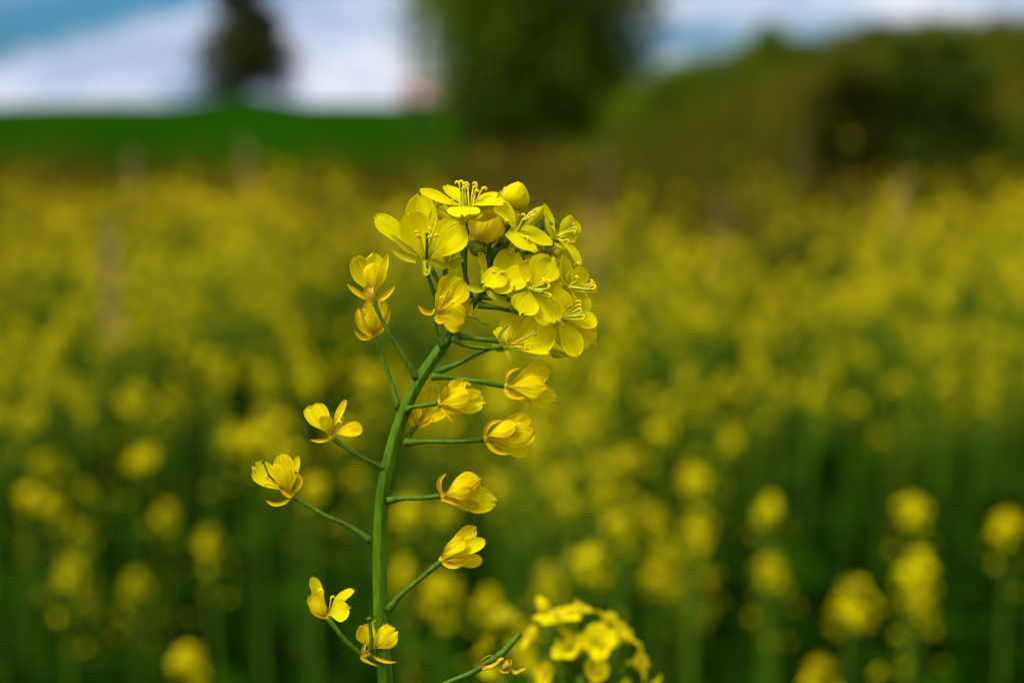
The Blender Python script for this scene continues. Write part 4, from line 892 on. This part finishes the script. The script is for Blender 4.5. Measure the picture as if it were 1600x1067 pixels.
# ------------------------------------------------------------------ trees and shrubs
def tree(name, label, cat, x, y, h, crown, cols, size, n, trunk_h, trunk_r, seed, group=None, cl=60, nlimb=9):
    """crown = list of (z centre fraction, radius) rings; cols = leaf colours"""
    q = random.Random(seed); gz = float(height(x, y)) - .03
    t = empty(name, (x, y, gz)); tag(t, label, cat, group)
    g = Geo(); topz = h * .9; spine = [Vector((0, 0, 0)), Vector((q.uniform(-.03, .03) * h, q.uniform(-.03, .03) * h, topz * .35)), Vector((q.uniform(-.04, .04) * h, 0, topz * .7)), Vector((0, 0, topz))]
    g.tub(spine, [trunk_r * 1.3, trunk_r, trunk_r * .55, trunk_r * .15], 9, 4)
    link('trunk', gmesh('trunk', g, M['bark']), t)
    zs = [c[0] * h for c in crown]; rs = [c[1] for c in crown]
    r_ = np.random.default_rng(seed)
    g = Geo(); cc = []
    while len(cc) < cl:
        z = r_.uniform(zs[0], zs[-1]); rad = np.interp(z, zs, rs)
        if r_.uniform() * max(rs) > rad + .1 * max(rs): continue
        a = r_.uniform(0, 6.28); rr = rad * math.sqrt(r_.uniform(.04, 1.1)); cc.append((rr * math.cos(a), rr * math.sin(a), z))
    cc = np.array(cc)
    for i in range(min(nlimb, cl)):
        e = Vector(cc[i]); b = Vector((0, 0, max(trunk_h * .8, e.z * .55))); g.tub([b, (b + e) / 2 + Vector((0, 0, .04 * h)), e], [trunk_r * .45, trunk_r * .25, trunk_r * .08], 6, 3)
    link('limbs', gmesh('limbs', g, M['bark']), t)
    w_ = r_.integers(0, cl, n); cs = np.array([np.interp(c[2], zs, rs) for c in cc]) * .26 + .02 * h
    P_ = cc[w_] + r_.normal(size=(n, 3)) * cs[w_][:, None] * np.array([1, 1, .8]) * .75
    P_[:, 2] = np.maximum(P_[:, 2], .05)
    VV, LS, LI = cards(P_, n, size, .55, .8, seed)
    me = bigmesh('crown', VV, LS, LI, (w_ % len(cols)), cols); link('crown', me, t)
    return t
def lm(nm, a, b): return mat(nm, (a[0], a[1], a[2] * .4), (b[0], b[1], b[2] * .4), 4, .7, .22, spec=.05)
G1 = [lm('tree_leaf_dark', (.03, .07, .005), (.045, .10, .006)), lm('tree_leaf_mid', (.10, .17, .006), (.15, .23, .008)), lm('tree_leaf_light', (.15, .22, .006), (.22, .30, .01)), lm('tree_leaf_deep', (.02, .05, .005), (.035, .075, .006))]
G2 = [lm('thuja_dark', (.02, .028, .010), (.04, .05, .014)), lm('thuja_mid', (.04, .055, .015), (.06, .06, .02))]
G3 = [lm('hedge_olive', (.13, .19, .006), (.19, .24, .01)), lm('hedge_green', (.07, .15, .006), (.11, .18, .008))]
G4 = [lm('brown_bush', (.06, .065, .008), (.09, .09, .01)), lm('brown_bush_deep', (.025, .03, .004), (.045, .045, .006))]
G5 = [lm('bush_dark', (.035, .07, .005), (.055, .095, .006)), lm('bush_deep', (.02, .045, .004), (.035, .06, .005))]
G6 = [lm('rust_bush', (.10, .12, .008), (.16, .15, .010)), lm('rust_green', (.05, .08, .008), (.08, .10, .01))]
def atpx(px, D): return (px - CX) / FPX * D
def zpx(py, D): return CAMZ + (185 - py) / FPX * D
D = 28; x = atpx(843, D); gz = float(height(x, D))
tree('broadleaf_tree', 'big dark green leafy tree rising out of the top of the picture behind the cluster', 'tree', x, D, 5.6, [(.03, .9), (.12, 1.2), (.25, 1.5), (.42, 1.65), (.75, 1.7), (1.0, .8)], G1, .13, 60000, .5, .12, 2, cl=230, nlimb=26)
tree('sapling', 'thin sparsely leaved sapling at the left side of the big tree', 'tree', atpx(655, 30), 30, 3.6, [(.25, .3), (.5, .5), (.8, .45), (1, .25)], G1[1:2], .06, 700, 1, .03, 31, cl=30, nlimb=20)
D = 50; x = atpx(388, D)
tree('conifer_tree', 'small dark brownish green tree standing alone on the skyline at the left', 'tree', x, D, 4.1, [(.03, 1.0), (.2, 1.2), (.36, 1.1), (.55, .78), (.72, .55), (1.0, .2)], G2, .17, 9000, .4, .10, 4, cl=80)
HS = [  # px, top y, D, radius, colours, name, label
    (1010, 128, 25, .55, G3, 'low green shrub at the left foot of the bank ridge'), (1070, 100, 25, .6, G3, 'olive green shrub second from the left on the bank ridge'), (1130, 78, 25.5, .65, G3, 'yellow green shrub third from the left on the bank ridge'),
    (1190, 42, 26, .55, G3, 'pointed green shrub standing highest in the left half of the ridge'), (1245, 88, 26, .6, G3, 'olive shrub in the dip right of the pointed one'), (1300, 62, 25, .7, G6, 'rusty olive shrub on the ridge above the dark brown bush'),
    (1365, 48, 26, .75, G6, 'rusty green shrub on the ridge between the two dark bushes'), (1440, 45, 26, .8, G3, 'dark olive shrub on the ridge above the dark green bush'), (1510, 50, 26, .75, G3, 'green shrub on the ridge right of the dark green bush'), (1580, 38, 25, .8, G6, 'rusty brown green shrub at the right edge of the ridge'), (1650, 40, 25, .9, G3, 'green shrub at the very right end of the ridge')]
for k, (px, ty, D, r0, cols, lab) in enumerate(HS):
    x = atpx(px, D); gz = float(height(x, D)); h = max(.7, zpx(ty, D) - gz)
    tree('shrub', lab, 'shrub', x, D, h, [(.05, r0 * .8), (.4, r0), (.8, r0 * .75), (1, r0 * .35)], cols, .09, 3200, .15, .03, 20 + k, 'shrubs along the bank ridge', cl=36, nlimb=10)
for px, ty, D, r0, cols, lab, sd in ((1312, 100, 16.5, .42, G4, 'dark brown rounded bush on the bank', 60), (1448, 70, 16.5, .55, G5, 'large dark green bush on the bank near the right edge', 61), (790, 150, 24, .45, G5, 'low dark bush at the left foot of the big tree', 62)):
    x = atpx(px, D); gz = float(height(x, D)); h = max(.8, zpx(ty, D) - gz)
    tree('bush', lab, 'bush', x, D, h, [(.04, r0 * .75), (.35, r0), (.75, r0 * .85), (1, r0 * .4)], cols, .09, 6000, .15, .04, sd, 'dark bushes in front of the ridge', cl=60, nlimb=12)

# ------------------------------------------------------------------ far red-roofed house
def box(x0, x1, y0, y1, z0, z1):
    v = [Vector((a, b, c)) for c in (z0, z1) for b in (y0, y1) for a in (x0, x1)]
    return v, [(0, 2, 3, 1), (4, 5, 7, 6), (0, 1, 5, 4), (2, 6, 7, 3), (0, 4, 6, 2), (1, 3, 7, 5)]
D = 150; hx = atpx(668, D); hz = float(height(hx, D))
ho = empty('farmhouse', (hx, D, hz)); tag(ho, 'far small house with red roof on the skyline left of the big tree', 'house')
wm = mat('house_wall', (.42, .25, .22), (.50, .32, .28), 2, .8); rm = mat('red_roof', (.27, .17, .155), (.33, .21, .19), 3, .9); gm = mat('window_glass', (.03, .04, .05), None, 2, .1); fm = mat('window_frame', (.7, .7, .68), None, 5, .5)
def hp(nm, v, f, m, par=ho): return link(nm, mesh(nm, v, f, m, smooth=False), par)
hp('wall', *box(-2.2, 2.2, 0, 6, 0, 2.5), wm)
rv = [Vector(p) for p in ((-2.5, -.4, 2.45), (2.5, -.4, 2.45), (2.5, 6.4, 2.45), (-2.5, 6.4, 2.45), (-2.5, 3, 4.1), (2.5, 3, 4.1))]
ro = hp('roof', rv, [(0, 1, 5, 4), (2, 3, 4, 5), (0, 4, 3), (1, 2, 5), (0, 3, 2, 1)], rm)
hp('chimney', *box(1.2, 1.7, 2.7, 3.2, 3.6, 4.8), wm, ro)
for xx_ in (-1.8, 1.1):
    wf = hp('window', *box(xx_, xx_ + .9, -.06, .0 - .003, 1.1, 2.1), fm); hp('pane', *box(xx_ + .08, xx_ + .82, -.085, -.063, 1.18, 2.02), gm, wf)
dr = hp('door', *box(-.4, .5, -.06, -.003, .05, 2.1), M['bark'])
print('plants', nplant, 'stuff', len(stuff), 'objects', len(bpy.data.objects))
